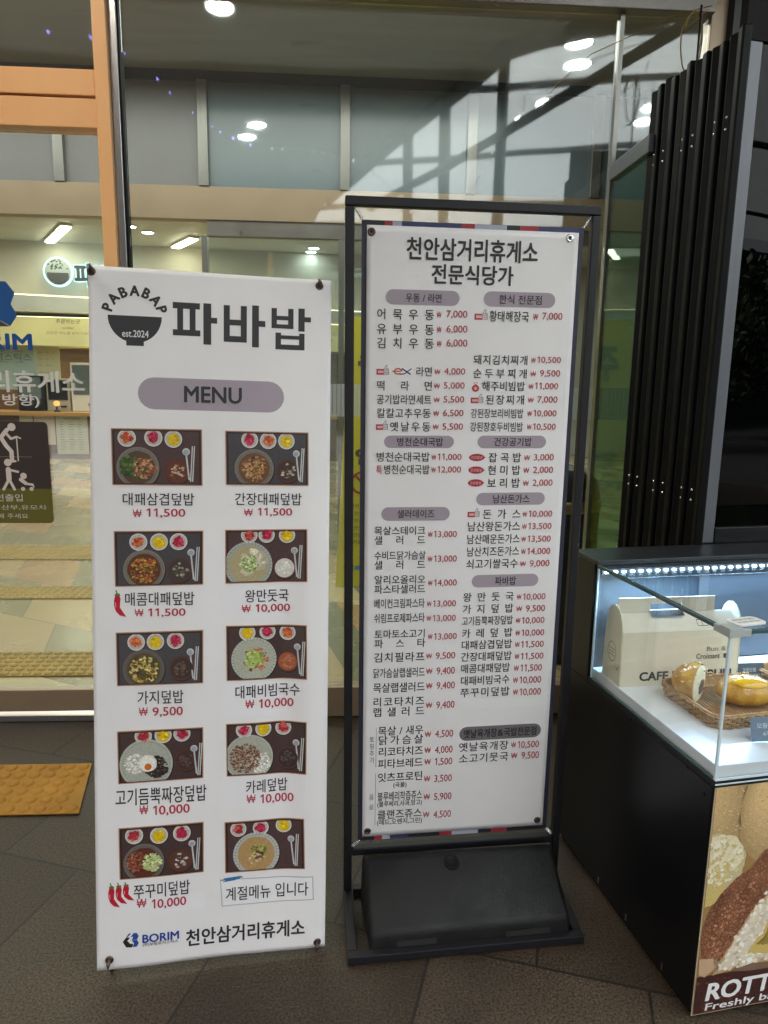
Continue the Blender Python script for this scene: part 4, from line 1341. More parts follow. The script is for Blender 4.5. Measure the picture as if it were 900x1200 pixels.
def downlight(name, x, y, z, label, group, proto=[]):
    key = name
    for k0, p in proto:
        if k0 == key:
            o = copy_tree(p)
            o.location = (x, y, z); o['label'] = label
            return o
    t = thing(name, label, 'downlight', (x, y, z), 0, group)
    if name == 'canopy_downlight':
        m = MB(); m.tube([(0, 0, .012), (0, 0, .24)], .005, 6); m.build('stem', M['dull_steel'], t)
    m = MB(); m.lathe([(.095, .0), (.112, -.006), (.116, .0), (.095, .012)], n=28); m.build('trim_ring', M['white_paint'], t)
    m = MB(); m.lathe([(0, -.002), (.095, -.002), (.095, .004), (0, .004)], n=28); m.build('lens', M['downlight'], t)
    proto.append((key, t))
    return t
for x, y, n in ((-3.44, 13.5, 'round hall downlight above the left banner, right of the corner post'), (-.55, 14.6, 'round hall downlight left of the framed stand, nearer of the pair'), (-.62, 15.0, 'round hall downlight left of the framed stand, farther of the pair'), (-3.62, 13.03, 'round hall downlight half hidden by the corner post'), (2.2, 12.4, 'round hall downlight behind the right of the frame')):
    downlight('hall_downlight', x, y, 4.118, n, 'round lamps in the hall ceiling')

# ------------------------------------------------------------------ the forecourt canopy behind the camera
def membrane():
    m = bpy.data.materials.new('white_membrane')
    m.use_nodes = True
    N, L = m.node_tree.nodes, m.node_tree.links
    N.clear()
    a = N.new('ShaderNodeBsdfTranslucent'); a.inputs['Color'].default_value = (.49, .53, .54, 1)
    d = N.new('ShaderNodeBsdfDiffuse'); d.inputs['Color'].default_value = (.75, .76, .76, 1)
    x = N.new('ShaderNodeMixShader'); x.inputs[0].default_value = .2
    o = N.new('ShaderNodeOutputMaterial')
    L.new(a.outputs[0], x.inputs[1]); L.new(d.outputs[0], x.inputs[2]); L.new(x.outputs[0], o.inputs['Surface'])
    return m
M['membrane'] = membrane()
M['soffit'] = material('olive_soffit', (.46, .44, .40), .5, var=.08, scale=1.5, stretch=(1, 5, 1))
cp = thing('forecourt_canopy', 'white membrane canopy on dark steel posts over the forecourt', 'canopy', (0, 0, 0))
edge = [(2.6, 1.2), (2.066, .86), (1.521, .51), (1.25, .28), (1.134, -.17), (.938, -.83), (.694, -1.61), (.389, -2.66), (-.2, -4.7)]
m = MB()
m.prism([(-14, 3.05), (-14, -7), (-.6, -7)] + list(reversed(edge)) + [(3.2, 2.0), (14, 2.0), (14, 3.05)], .12, Matrix.Translation((0, 0, 4.2)))
m.build('soffit', M['soffit'], cp)
m = MB()
N_ = 14
rows_ = []
for i in range(N_+1):
    t = i/N_
    x = -.6+ (14.6)*t
    rows_.append([(x, y, 4.34+.5*math.sin(math.pi*(y+7)/9.2)*math.sin(math.pi*t)) for y in [-7+9.2*j/12 for j in range(13)]])
vv = [[m.bm.verts.new(p) for p in r] for r in rows_]
for i in range(N_):
    for j in range(12):
        f = m.bm.faces.new((vv[i][j], vv[i+1][j], vv[i+1][j+1], vv[i][j+1])); f.smooth = True
m.build('membrane_roof', M['membrane'], cp)
m = MB()
m.tube([(x, y, 4.14) for x, y in edge], .075, 10)
m.build('edge_beam', M['black_metal'], cp)
for x, y in (edge[3], edge[5], edge[6]):
    m = MB(); m.tube([(x, y, 0), (x, y, 4.1)], .05, 12)
    m.lathe([(.11, 0), (.11, .015), (.05, .02)], (x, y, 0), 16)
    m.build('post', M['black_metal'], cp)
for y in (-5.5, -3.4, -1.15, .12):
    m = MB(); m.tube([(-.4+14*t, y, 4.22+.5*math.sin(math.pi*(y+7)/9.2)*math.sin(math.pi*t)) for t in [i/12 for i in range(13)]], .04, 8)
    m.build('rafter', M['black_metal'], cp)
m = MB(); m.tube([(.30, -1.6, 3.35), (.485, -1.09, 3.35), (1.035, .51, 3.35), (1.30, 1.2, 3.35), (1.9, 3.06, 3.35)], .035, 8); m.build('girder', M['black_metal'], cp)
m = MB(); m.tube([(1.2, -6.9, 3.2), (9, -6.9, 3.2)], .06, 8); m.build('tie_beam', M['black_metal'], cp)
for x, y in ((9, -6.9), (4.2, -6.9)):
    m = MB(); m.tube([(x, y, 0), (x, y, 4.3)], .06, 10); m.build('post', M['black_metal'], cp)

for i, (x, y, n) in enumerate(((1.83, .31, 'canopy downlight mirrored highest in the window, right'), (1.954, -.09, 'canopy downlight mirrored just under the highest one'), (1.955, -.93, 'canopy downlight mirrored third from the top'), (1.837, -1.37, 'canopy downlight mirrored lowest of the right group'), (-1.039, -2.16, 'canopy downlight mirrored lower left above the left banner'), (-.887, -1.73, 'canopy downlight mirrored upper right above the left banner'), (-.882, .64, 'canopy downlight mirrored at the top left of the window'), (3.0, -1.02, 'canopy downlight mirrored beside the shutter, upper'), (3.09, -1.41, 'canopy downlight mirrored beside the shutter, lower'))):
    o = downlight('canopy_downlight', x, y, 4.195 if i not in () else 4.2, n, 'round lamps under the canopy')
    # those beyond the soffit hang from the beams on a short bracket
sl = thing('fairy_lights', 'string of small violet fairy lights hung under the canopy', 'string lights', (0, 0, 0))
w = MB(); b = MB(); b2 = MB()
pts = []
rl = random.Random(12)
for i in range(34):
    t = i/33
    pts.append((-2.2+2.6*t, .35-.2*t, 4.12-1.05*t+.12*math.sin(9*t)))
for i in range(22):
    t = i/21
    pts.append((.4+1.1*t, .15-.9*t, 3.07+.95*t-.5*math.sin(math.pi*t)))
w.tube(pts, .002, 5)
for i, p in enumerate(pts):
    if rl.random() < .45: continue
    r = rl.uniform(.0035, .0075)
    (b if i < 20 else b2).blob((p[0]+rl.uniform(-.02, .02), p[1], p[2]-.012+rl.uniform(-.02, .01)), (r, r, r*1.4), (8, 5))
w.build('wire', M['dull_steel'], sl)
b.build('violet_bulbs', M['fairy'], sl)
b2.build('white_bulbs', M['fairy_white'], sl)

# one mirrored lamp, and two out of view added to brighten the door frame
for x, y, n in ((-3.55, -1.95, 'canopy downlight mirrored at the far left in the door glass'), (-2.5, 1.5, 'unseen warm downlight added to brighten the sliding door, farther left'), (-1.45, 1.5, 'unseen warm downlight added to brighten the sliding door, near the corner post')):
    o = downlight('canopy_downlight', x, y, 4.195, n, 'round lamps under the canopy')
    if y > 1:
        l = bpy.data.lights.new('door_fill_light', 'AREA')
        l.shape = 'DISK'; l.size = .19; l.energy = 7.2; l.color = (1, .82, .62)
        lo = bpy.data.objects.new('door_fill_light', l)
        COL.objects.link(lo); lo.parent = o; lo.location = (0, 0, -.012)
        lo.rotation_euler = (R(22), 0, 0)

nb = thing('low_sky_blocker', 'dark unseen building added far off to block the bright low sky', 'building', (0, -24, -.02))  # unseen block added to keep the low sky out of the glass reflections
box_obj('wall', material('dark_render', (.055, .058, .058), .7, var=.1, scale=.5), nb, -45, 45, -6, 0, 0, 7.6)
box_obj('roof', material('grey_roof', (.06, .06, .065), .6, var=.1), nb, -45.4, 45.4, -6.4, .4, 7.602, 7.9)
for i in range(20):
    wnd = box_obj('window', M['black_plastic'], nb, -42+4.2*i, -39.8+4.2*i, .001, .03, 1.3, 3.0)
    wnd = box_obj('window', M['black_plastic'], nb, -42+4.2*i, -39.8+4.2*i, .001, .03, 4.6, 6.3)
# trees and a hedge across the road, met only in the reflections
def tree(x, y, h, r, label, seed):
    rn = random.Random(seed)
    t = thing('tree', label, 'tree', (x, y, 0), 0, 'trees across the forecourt')
    m = MB()
    m.tube([(0, 0, 0), (.05, 0, h*.3), (0, .06, h*.62)], [.16, .12, .07], 8)
    for i in range(5):
        a = i*1.3
        m.tube([(0, 0, h*(.35+.05*i)), (r*.6*math.cos(a), r*.6*math.sin(a), h*(.6+.05*i))], [.06, .02], 6)
    m.build('trunk', M['trunk'], t)
    m = MB()
    cl = [(rn.uniform(-r, r)*.6, rn.uniform(-r, r)*.6, h*rn.uniform(.4, .92), rn.uniform(.35, .6)*r) for _ in range(9)]
    for i in range(1100):
        c = rn.choice(cl)
        d = Vector((rn.gauss(0, 1), rn.gauss(0, 1), rn.gauss(0, 1))).normalized()*c[3]*rn.random()**.4
        p = Vector(c[:3])+d
        s = rn.uniform(.10, .2)
        a = Vector((rn.uniform(-1, 1), rn.uniform(-1, 1), rn.uniform(-1, 1))).normalized()
        b_ = a.cross(Vector((rn.uniform(-1, 1), rn.uniform(-1, 1), rn.uniform(-1, 1)))).normalized()
        m.face([p-a*s, p+b_*s*.6, p+a*s, p-b_*s*.6])
    m.build('crown', M['leaf'], t)
for i, (x, y, h, r) in enumerate(((4, -13, 4.3, 2.0), (9, -14, 4.8, 2.4), (14, -12, 4.6, 2.4), (-3, -15, 4.2, 2.0), (19, -15, 5.0, 2.6))):
    tree(x, y, h, r, ['bushy tree behind the camera nearest the forecourt posts', 'tall bushy tree right of the forecourt', 'wide bushy tree far right of the forecourt', 'smaller bushy tree left of the forecourt', 'tallest tree at the far right end'][i], 20+i)

# ------------------------------------------------------------------ things standing in the lobby
yb = thing('yellow_banner', 'tall yellow notice banner standing inside behind the glass', 'banner', (-.04, 5.3, .01), 0)
m = MB(); m.hexa([(0, 0, 0), (.60, 0, 0), (.60, .004, 0), (0, .004, 0), (.10, .18, 2.035), (.70, .18, 2.035), (.70, .184, 2.035), (.10, .184, 2.035)])
m.build('sheet', M['yellow_sheet'], yb)
k = Ink(lambda u, v, l: (u+.049*v, .0884*v-l*.003, v))
dk = (.10, .09, .05)
k.text('주의', .09, .5, 1.72, .26, dk, .05)
k.text('안내', .10, .5, 1.0, .13, dk, .03)
for i in range(6): k.text('안전을 위하여 확인해 주세요', .08, .54, .62-.055*i, .03, dk, 0)
ring = [(.16+.08*math.cos(a), .80+.08*math.sin(a)) for a in [2*math.pi*i/24 for i in range(25)]]
k.line(ring, .016, (.35, .05, .03)); k.line([(.10, .86), (.22, .74)], .016, (.35, .05, .03))
k.rect(.08, .13, .12, .17, (.1, .25, .5)); k.rect(.14, .5, .13, .16, (.1, .25, .5))
k.build('lettering', M['ink'], yb)
m = MB()
m.tube([(.03, .03, 0), (.35, .10, 1.0), (.67, .21, 2.0)], .006, 6); m.tube([(.57, .03, 0), (.35, .10, 1.0), (.13, .21, 2.0)], .006, 6); m.tube([(.35, .45, 0), (.35, .10, 1.0)], .006, 6)
m.build('stand_poles', M['black_metal'], yb)

bi = thing('banded_cylinder', 'black cylinder with gold band, stand-in for a dark shape in the glass', 'bin', (1.26, 3.95, 0))  # stands in for an unidentified dark gold-banded shape in the glass
m = MB(); m.lathe([(.20, 0), (.21, .01), (.215, .86), (.215, .87), (0, .87)], n=32); m.build('body', M['black'], bi)
m = MB(); m.lathe([(.219, .872), (.222, .875), (.222, .93), (.219, .935), (0, .935)], n=32); m.build('band', M['gold'], bi)
m = MB(); m.lathe([(.215, .936), (.20, 1.03), (.13, 1.10), (.10, 1.10), (0, 1.09)], n=32); m.build('lid', M['black'], bi)

# ================================================================== THE LEFT MENU BANNER
def frame_matrix(o, ex, ez):
    ex, ez = Vector(ex).normalized(), Vector(ez).normalized()
    ey = ez.cross(ex).normalized()
    ex = ey.cross(ez)
    return Matrix(((ex.x, ey.x, ez.x, o[0]), (ex.y, ey.y, ez.y, o[1]), (ex.z, ey.z, ez.z, o[2]), (0, 0, 0, 1)))
bs = thing('menu_banner', 'white hanging menu banner with ten food photos and a bowl emblem', 'menu banner', matrix=frame_matrix((-.635, 1.662, EYE-1.532), (.992, .125, -.021), (.007, .111, .994)))
BW, BH = .60, 1.8165
def bulge(u, v):
    s, t = u/BW, v/BH
    d = .007*math.sin(math.pi*s)*math.sin(math.pi*min(1, max(0, t)))
    d += .017*math.exp(-((s-.93)/.085)**2)*math.exp(-((t-.38)/.26)**2)
    d -= .009*math.exp(-((s-.80)/.075)**2)*math.exp(-((t-.36)/.24)**2)
    d += .0018*math.sin(7*s+3*t)*math.sin(11*t)
    # pulled creases running in from the eyelets
    for cu, cv, du, dv in ((.010, 1.80, .8, -.6), (.568, 1.80, -.75, -.66), (.03, .03, .7, .7), (.578, .016, -.6, .8)):
        a, b = u-cu, v-cv
        al, ac = a*du+b*dv, a*dv-b*du
        if al > 0: d += .0022*math.exp(-(ac/.013)**2)*math.exp(-al/.06)
    # soft sag near the foot
    d += .003*math.sin(9*s)*max(0, 1-t/.25)
    return d
def bfn(u, v, lift): return (u, -bulge(u, v)-.0003-lift*.0004, v)
m = MB()
NX, NY = 60, 150
def warp_edge(u, v): return (u, v)
vv = []
for j in range(NY+1):
    vv.append([m.bm.verts.new((BW*i/NX, -bulge(BW*i/NX, BH*j/NY), BH*j/NY)) for i in range(NX+1)])
for j in range(NY):
    for i in range(NX):
        f = m.bm.faces.new((vv[j][i], vv[j][i+1], vv[j+1][i+1], vv[j+1][i])); f.smooth = True
sheet = m.build('banner_sheet', M['sheet'], bs)
mod = sheet.modifiers.new('thickness', 'SOLIDIFY'); mod.thickness = .0006; mod.offset = -1
print_rows(BANNER_ROWS, bfn, bs)

K_ = Ink(bfn)
blk = (.032, .03, .032)
def bars(rects):
    for x0, x1, y0, y1 in rects: K_.rect(x0, x1, y0, y1, blk, 2, 3, 3)
def local(box, pts):
    (x0, y1), (x1, y0) = box
    return [(x0+(x1-x0)*a, x0+(x1-x0)*b, y0+(y1-y0)*c, y0+(y1-y0)*d) for a, b, c, d in pts]
# block letters of the shop name
bars(local(MARKS['pa'], [(0, .62, .84, .99), (.10, .235, .20, .84), (.385, .52, .20, .84), (0, .63, .19, .335), (.70, .88, 0, 1), (.88, 1.02, .52, .66)]))
bars(local(MARKS['ba'], [(0, .15, .10, .97), (.42, .57, .10, .97), (.15, .42, .50, .635), (.15, .42, .10, .245), (.70, .87, 0, 1), (.87, 1.03, .50, .64)]))
bars(local(MARKS['bap'], [(.02, .155, .50, .98), (.44, .575, .50, .98), (.155, .44, .70, .80), (.155, .44, .50, .60), (.70, .86, .45, 1), (.86, 1.02, .68, .80), (.12, .26, 0, .40), (.72, .86, 0, .40), (.26, .72, .25, .34), (.26, .72, 0, .12)]))
# bowl emblem with the arched name
b0, b1, b2, b3 = MARKS['bowl']
cu, cv = (b0[0]+b1[0])/2, (b0[1]+b1[1])/2
rw_ = (b1[0]-b0[0])/2
hh = cv-b2[1]
P = [(cu-rw_+2*rw_*i/14, cv) for i in range(15)]
for i in range(1, 20):
    a = -math.pi*i/20
    P.append((cu+rw_*math.cos(a)*(1 if abs(math.cos(a)) > .3 else 1), cv+hh*.92*math.sin(a)*1.0))
K_.fan((cu, cv-.02), P, blk, 1)
K_.rect(cu-.021, cu+.021, cv-hh*1.02, cv-hh*.85, blk, 1.5)
K_.text('est.2024', MARKS['est'][0][0], MARKS['est'][1][0], (MARKS['est'][0][1]+MARKS['est'][1][1])/2, .017, (.74, .72, .72), .012, 3)
for i, ch in enumerate('PABABAP'):
    a = R(163-146*i/6)
    gl = glyph(ch, 0)
    x0, x1, y0, y1 = gl[2]
    sc_ = .024/(y1-y0)
    ca, sa = math.cos(a-math.pi/2), math.sin(a-math.pi/2)
    rad = .0565
    bx_, by_ = cu+rad*math.cos(a)*1.05, cv+.001+rad*math.sin(a)*.93
    K_.glyph(gl[:2], lambda x, y, ca=ca, sa=sa, bx_=bx_, by_=by_, x0=x0, x1=x1, y0=y0: (bx_+((x-(x0+x1)/2)*sc_*.92)*ca-((y-y0)*sc_-.004)*sa, by_+((x-(x0+x1)/2)*sc_*.92)*sa+((y-y0)*sc_-.004)*ca), blk, 2, .05)
K_.build('shop_name', M['ink'], bs)

# paper labels stuck over old prices
for key in ('st2', 'st6', 'st8', 'st9'):
    k = Ink(bfn); k.grid(MARKS[key], (.80, .775, .79), .8, 24, 10)
    k.build('price_sticker', M['ink'], bs)
k = Ink(bfn)
q = MARKS['sticker']
k.grid(q, (.42, .41, .43), 1, 26, 9)
i_ = .0025
k.grid([(q[0][0]+i_, q[0][1]-i_), (q[1][0]-i_, q[1][1]-i_), (q[2][0]-i_, q[2][1]+i_), (q[3][0]+i_, q[3][1]+i_)], (.80, .78, .79), 1.6, 26, 9)
rn = random.Random(5)
for j in range(7):
    y = q[0][1]+.001-.0014*j
    k.line([(q[0][0]+.002+rn.uniform(0, .012), y), (q[0][0]+.050+rn.uniform(-.015, .012), y+.003)], .0022, (.03, .16, .36), 2)
k.build('season_sticker', M['ink'], bs)
# chilli marks and the maker's emblem
k = Ink(bfn)
def chilli(x0, x1, y0, y1):
    w, h = x1-x0, y1-y0
    L_ = [(.18, .80), (.10, .62), (.10, .42), (.22, .22), (.50, .06), (.95, .0)]
    R_ = [(.66, .10), (.50, .28), (.52, .50), (.56, .68), (.46, .82), (.32, .86)]
    k.fan((x0+w*.32, y0+h*.5), [(x0+w*a, y0+h*b) for a, b in L_+R_], (.48, .012, .03), 2)
    k.line([(x0+w*.20, y0+h*.55), (x0+w*.22, y0+h*.36)], w*.06, (.75, .35, .35), 3)
    k.poly([(x0+w*.14, y0+h*.80), (x0+w*.56, y0+h*.78), (x0+w*.48, y0+h*.88), (x0+w*.2, y0+h*.88)], (.10, .18, .04), 3)
    k.line([(x0+w*.34, y0+h*.86), (x0+w*.24, y0+h*1.0)], w*.09, (.10, .18, .04), 3)
c1 = MARKS['chili1']; chilli(c1[0][0], c1[1][0], c1[1][1], c1[0][1])
k.build('chilli_mark', M['ink'], bs)
c3 = MARKS['chili3']
for i in range(3):
    k = Ink(bfn)
    dx = (c3[1][0]-c3[0][0])*.30*i
    k.n = 12*i
    chilli(c3[0][0]+dx, c3[0][0]+dx+.034, c3[1][1]+.008*i, c3[0][1])
    k.build('chilli_mark', M['ink'], bs)
k = Ink(bfn)
(hx0, hz1), (hx1, hz0) = MARKS['hexl']
hx, hz, hs = (hx0+hx1)/2, (hz0+hz1)/2, (hx1-hx0)/2
k.poly([(hx-hs*.25, hz+hs*1.0), (hx+hs*.75, hz+hs*1.0), (hx+hs, hz+hs*.55), (hx+hs*.78, hz+hs*.05), (hx+hs*.1, hz+hs*.05), (hx+hs*.3, hz+hs*.5), (hx-hs*.6, hz+hs*.55)], (.02, .07, .30), 1)
k.poly([(hx+hs*.1, hz+hs*.02), (hx+hs*.78, hz+hs*.02), (hx+hs, hz-hs*.45), (hx+hs*.72, hz-hs*.95), (hx+hs*.2, hz-hs*.95), (hx+hs*.4, hz-hs*.45)], (.02, .07, .30), 1)
k.poly([(hx-hs*.6, hz+hs*.5), (hx-hs*.1, hz+hs*.45), (hx-hs*.45, hz), (hx-hs*.1, hz-hs*.45), (hx+hs*.3, hz-hs*.5), (hx+hs*.15, hz-hs*.98), (hx-hs*.6, hz-hs*.9), (hx-hs*1.05, hz-hs*.1)], (.02, .018, .02), 1.5)
k.build('maker_emblem', M['ink'], bs)

def sc3(*c): return [tuple(x) for x in c]
GRN = [(.05, .10, .02), (.08, .15, .03), (.03, .06, .015)]
MEAT = [(.30, .11, .05), (.42, .19, .09), (.20, .06, .03), (.48, .26, .14)]
RICE = [(.70, .66, .58), (.60, .56, .48), (.76, .74, .68)]
bro, gry, pur = (.062, .036, .034), (.060, .054, .060), (.075, .042, .042)
bwl, cel = (.20, .175, .15), (.42, .43, .36)
dkb = (.055, .035, .028)
specs = [
 dict(label='food photo of meat and green leaves in a glass bowl', tray=pur, dishes=[(.17, .17, .10, 'k'), (.46, .16, .10, 'p'), (.68, .18, .098, 'y')], bowl=(.285, .69, .235, bwl, (.09, .055, .03), [(-.08, -.02, .12, GRN, 70, .026), (.08, 0, .12, MEAT, 50, .030), (0, .08, .10, GRN+MEAT, 20, .02)]), soup=(.72, .75, .145, (.12, .035, .022), MEAT+[(.5, .4, .3)]), spoon=.84),
 dict(label='food photo of brown meat on rice with dark soup', tray=gry, dishes=[(.29, .16, .10, 'p'), (.51, .17, .10, 'k'), (.73, .17, .10, 'y')], bowl=(.34, .69, .235, bwl, (.14, .07, .03), [(0, 0, .15, MEAT+[(.10, .04, .02)], 110, .024), (0, 0, .12, [(.30, .26, .06), (.50, .34, .12)], 40, .014)]), soup=(.75, .73, .145, (.055, .032, .026), [(.45, .38, .30), (.10, .06, .05)]), spoon=.87),
 dict(label='food photo of spicy orange meat with beans', tray=gry, dishes=[(.27, .20, .10, 'k'), (.50, .20, .10, 'y'), (.72, .20, .10, 'p')], bowl=(.33, .70, .235, bwl, (.11, .035, .015), [(0, 0, .15, [(.45, .13, .02), (.25, .05, .02), (.55, .28, .06), (.08, .03, .02), (.10, .14, .03)], 130, .024)]), soup=(.73, .73, .145, (.05, .04, .034), [(.30, .26, .2), (.10, .08, .05)]), spoon=.88),
 dict(label='food photo of pale dumpling soup with rice bowl', tray=pur, dishes=[(.29, .10, .10, 'r'), (.50, .10, .10, 'p'), (.75, .11, .10, 'y')], bowl=(.28, .66, .29, cel, (.40, .34, .19), [(.05, -.05, .14, [(.52, .46, .32), (.60, .54, .40)], 14, .07), (.02, -.02, .10, [(.12, .24, .03), (.20, .36, .05), (.62, .58, .40)], 60, .022)]), soup=(.72, .73, .14, (.60, .57, .52), RICE), spoon=.86, pattern=True),
 dict(label='food photo of glossy fried aubergine bowl', tray=gry, dishes=[(.23, .19, .10, 'k'), (.45, .19, .10, 'y'), (.68, .18, .10, 'p')], bowl=(.31, .70, .24, (.13, .11, .095), (.08, .06, .02), [(0, 0, .16, [(.40, .30, .06), (.16, .08, .02), (.05, .07, .02), (.62, .52, .20), (.08, .03, .02)], 120, .030)]), soup=(.75, .70, .15, (.045, .028, .024), [(.12, .07, .05)]), spoon=.87),
 dict(label='food photo of noodles under pale green shreds', tray=bro, dishes=[(.26, .13, .10, 'y'), (.51, .12, .10, 'p'), (.76, .14, .10, 'k')], bowl=(.34, .62, .28, (.48, .50, .42), (.40, .41, .33), [(.02, 0, .15, [(.42, .15, .08), (.32, .10, .05), (.50, .30, .18)], 60, .030), (.0, .0, .11, [(.36, .46, .12), (.45, .55, .20), (.28, .40, .08)], 90, .024)]), soup=(.76, .68, .135, (.34, .09, .04), [(.42, .16, .08)]), spoon=.90, pattern=True, inner=.86),
 dict(label='food photo of black bean sauce rice with half an egg', tray=bro, dishes=[(.30, .11, .10, 'r'), (.53, .11, .10, 'y'), (.75, .10, .10, 'p')], bowl=(.33, .65, .31, cel, (.38, .39, .33), [(-.13, -.02, .12, RICE, 90, .020), (.12, .06, .13, [(.02, .014, .012), (.04, .025, .02), (.09, .06, .05)], 90, .028)]), egg=True, soup=(.80, .62, .14, (.05, .028, .024), [(.10, .06, .05)]), spoon=.91, inner=.86),
 dict(label='food photo of curry mince beside white rice', tray=bro, dishes=[(.22, .13, .10, 'p'), (.46, .12, .10, 'y'), (.71, .12, .10, 'r')], bowl=(.28, .66, .30, cel, (.38, .38, .32), [(.14, .10, .13, RICE, 90, .02), (-.05, .0, .19, [(.20, .085, .045), (.13, .05, .03), (.28, .14, .08)], 240, .016)]), soup=(.77, .70, .145, (.04, .026, .026), [(.10, .07, .06)]), spoon=.89, inner=.88),
 dict(label='food photo of spicy octopus with pale cabbage shreds', tray=bro, dishes=[(.18, .16, .105, 'r'), (.47, .19, .105, 'y'), (.74, .18, .105, 'p')], bowl=(.29, .70, .24, (.16, .14, .125), (.10, .03, .02), [(-.07, -.02, .13, [(.22, .05, .025), (.10, .025, .02), (.36, .16, .08)], 90, .022), (.10, .0, .11, [(.46, .52, .22), (.36, .44, .14), (.58, .62, .34)], 80, .022)]), soup=(.72, .72, .15, (.10, .04, .03), [(.50, .46, .42), (.09, .04, .03)]), spoon=.88),
 dict(label='food photo of clear noodle soup in a patterned bowl', tray=pur, dishes=[(.17, .15, .10, 'r'), (.45, .15, .10, 'p'), (.74, .13, .10, 'y')], bowl=(.39, .66, .29, (.50, .50, .46), (.42, .26, .11), [(.03, -.05, .10, [(.28, .26, .06), (.40, .36, .12), (.16, .14, .04)], 70, .024), (.03, .02, .05, [(.07, .035, .02), (.12, .06, .03)], 30, .022), (-.02, .12, .12, [(.50, .34, .18), (.55, .42, .26)], 14, .02)]), spoon=.85, pattern=True),
]
for i, (q, s) in enumerate(zip(PHOTO_QUADS, specs)):
    food_photo(bfn, q, s, bs, 40+i)
for (u, v) in MARKS['eyes']:
    m = MB()
    Mx = Matrix.Translation((u, -bulge(u, v)-.001, v)) @ Matrix.Rotation(R(90), 4, 'X')
    m.lathe([(.0045, 0), (.0045, .003), (.0085, .0035), (.0105, .0015), (.0108, 0)], n=18, M=Mx)
    e = m.build('eyelet', M['rust'], bs)
    m = MB()
    s = -1 if v > .9 else 1
    m.tube([(u, .012, v), (u, -bulge(u, v)-.004, v), (u-.001*s, -bulge(u, v)-.014, v-.006*s), (u-.002, -bulge(u, v)-.013, v-.016*s)], [.005, .005, .0055, .002], 8)
    m.build('hook', M['rust'], e)
# the folding stand behind the sheet
hub = (.30, .075, .80)
for (u, v) in MARKS['eyes']:
    m = MB()
    m.tube([hub, ((hub[0]+u)/2, .05, (hub[2]+v)/2), (u, .013, v)], [.006, .005, .004], 8)
    m.build('stand_pole', M['black_metal'], bs)
m = MB(); m.tube([hub, (.30, .42, .06)], .006, 8); m.build('rear_leg', M['black_metal'], bs)
m = MB(); m.blob(hub, (.035, .02, .035)); m.build('hub', M['black_plastic'], bs)
for (u, v) in MARKS['eyes'][2:]:
    m = MB(); m.tube([(u, .013, v), (u+(.0 if u < .3 else .0), .03, -.022)], .006, 8); m.build('foot', M['black_plastic'], bs)

# ================================================================== THE FRAMED MENU STAND
ms = thing('menu_stand', 'black framed menu stand with a long two column price list', 'menu stand', matrix=frame_matrix((.06848, 1.95061, .2011), (.998, .062, .004), (-.003, -.013, 1.0)))
T = .024
def bar(name, *b): return box_obj(name, M['black_metal'], ms, *b, bevel=.003)
X0, X1, ZT, ZB = -.056, .624, 1.826, -.058
bar('frame_side', X0, X0+T, -T/2, T/2, ZB-.13, ZT-T-.001)
bar('frame_side', X1-T, X1, -T/2, T/2, ZB-.13, ZT-T-.001)
bar('frame_top', X0, X1, -T/2, T/2, ZT-T, ZT)
bar('frame_bottom', X0+T+.001, X1-T-.001, -T/2, T/2, ZB, ZB+T)
# older striped banner left hanging behind
sw, sh = .5675, 1.758
bk = box_obj('backing_banner', material('navy_vinyl', (.025, .025, .045), .5), ms, -.013, .582, .001, .003, -.016, 1.771)
st_c = {'d': (.02, .02, .03), 'r': (.34, .03, .045), 'w': (.40, .41, .50), 'n': (.045, .05, .13)}
def stripe(z0, z1, segs):
    k = Ink(lambda u, v, l: (u, .0008-l*.0002, v))
    for a, b, c in segs: k.rect(-.013+.595*a, -.013+.595*b, z0, z1, st_c[c], 1, 2, 1)
    k.build('stripe', M['ink'], bk)
stripe(1.7585, 1.7705, [(0, .10, 'd'), (.10, .135, 'r'), (.135, .175, 'w'), (.175, .44, 'n'), (.44, .50, 'r'), (.50, .645, 'w'), (.645, .705, 'd'), (.705, .79, 'r'), (.79, 1, 'n')])
stripe(-.0155, -.001, [(0, .085, 'd'), (.085, .125, 'r'), (.125, .165, 'w'), (.165, .26, 'n'), (.26, .425, 'd'), (.425, .49, 'r'), (.49, .63, 'w'), (.63, .70, 'd'), (.70, .785, 'r'), (.785, 1, 'd')])
def sbul(u, v):
    s, t = u/sw, v/sh
    return .0035*math.sin(math.pi*s)*math.sin(math.pi*min(1, max(0, t)))+.0012*math.sin(5*s+1)*math.sin(7*t)
def sfn(u, v, l): return (u, -.0035-sbul(u, v)-l*.0004, v)
m = MB()
vv = [[m.bm.verts.new(sfn(sw*i/40, sh*j/110, 0)) for i in range(41)] for j in range(111)]
for j in range(110):
    for i in range(40):
        f = m.bm.faces.new((vv[j][i], vv[j][i+1], vv[j+1][i+1], vv[j+1][i])); f.smooth = True
o = m.build('banner_sheet', M['sheet'], ms)
mod = o.modifiers.new('thickness', 'SOLIDIFY'); mod.thickness = .0006; mod.offset = -1
print_rows(STAND_ROWS, sfn, ms)
for i, (u, v) in enumerate(STAND_EYES):
    m = MB()
    Mx = Matrix.Translation((u, sfn(u, v, 2)[1], v)) @ Matrix.Rotation(R(90), 4, 'X')
    m.lathe([(.0042, 0), (.0042, .002), (.008, .0028), (.0105, .0012), (.0108, 0)], n=18, M=Mx)
    e = m.build('eyelet', M['chrome'] if i == 1 else M['rust'], ms)
    m = MB(); m.lathe([(0, .0008), (.0044, .0008)], n=14, M=Mx); m.build('hole', M['eyelet_hole'], e)
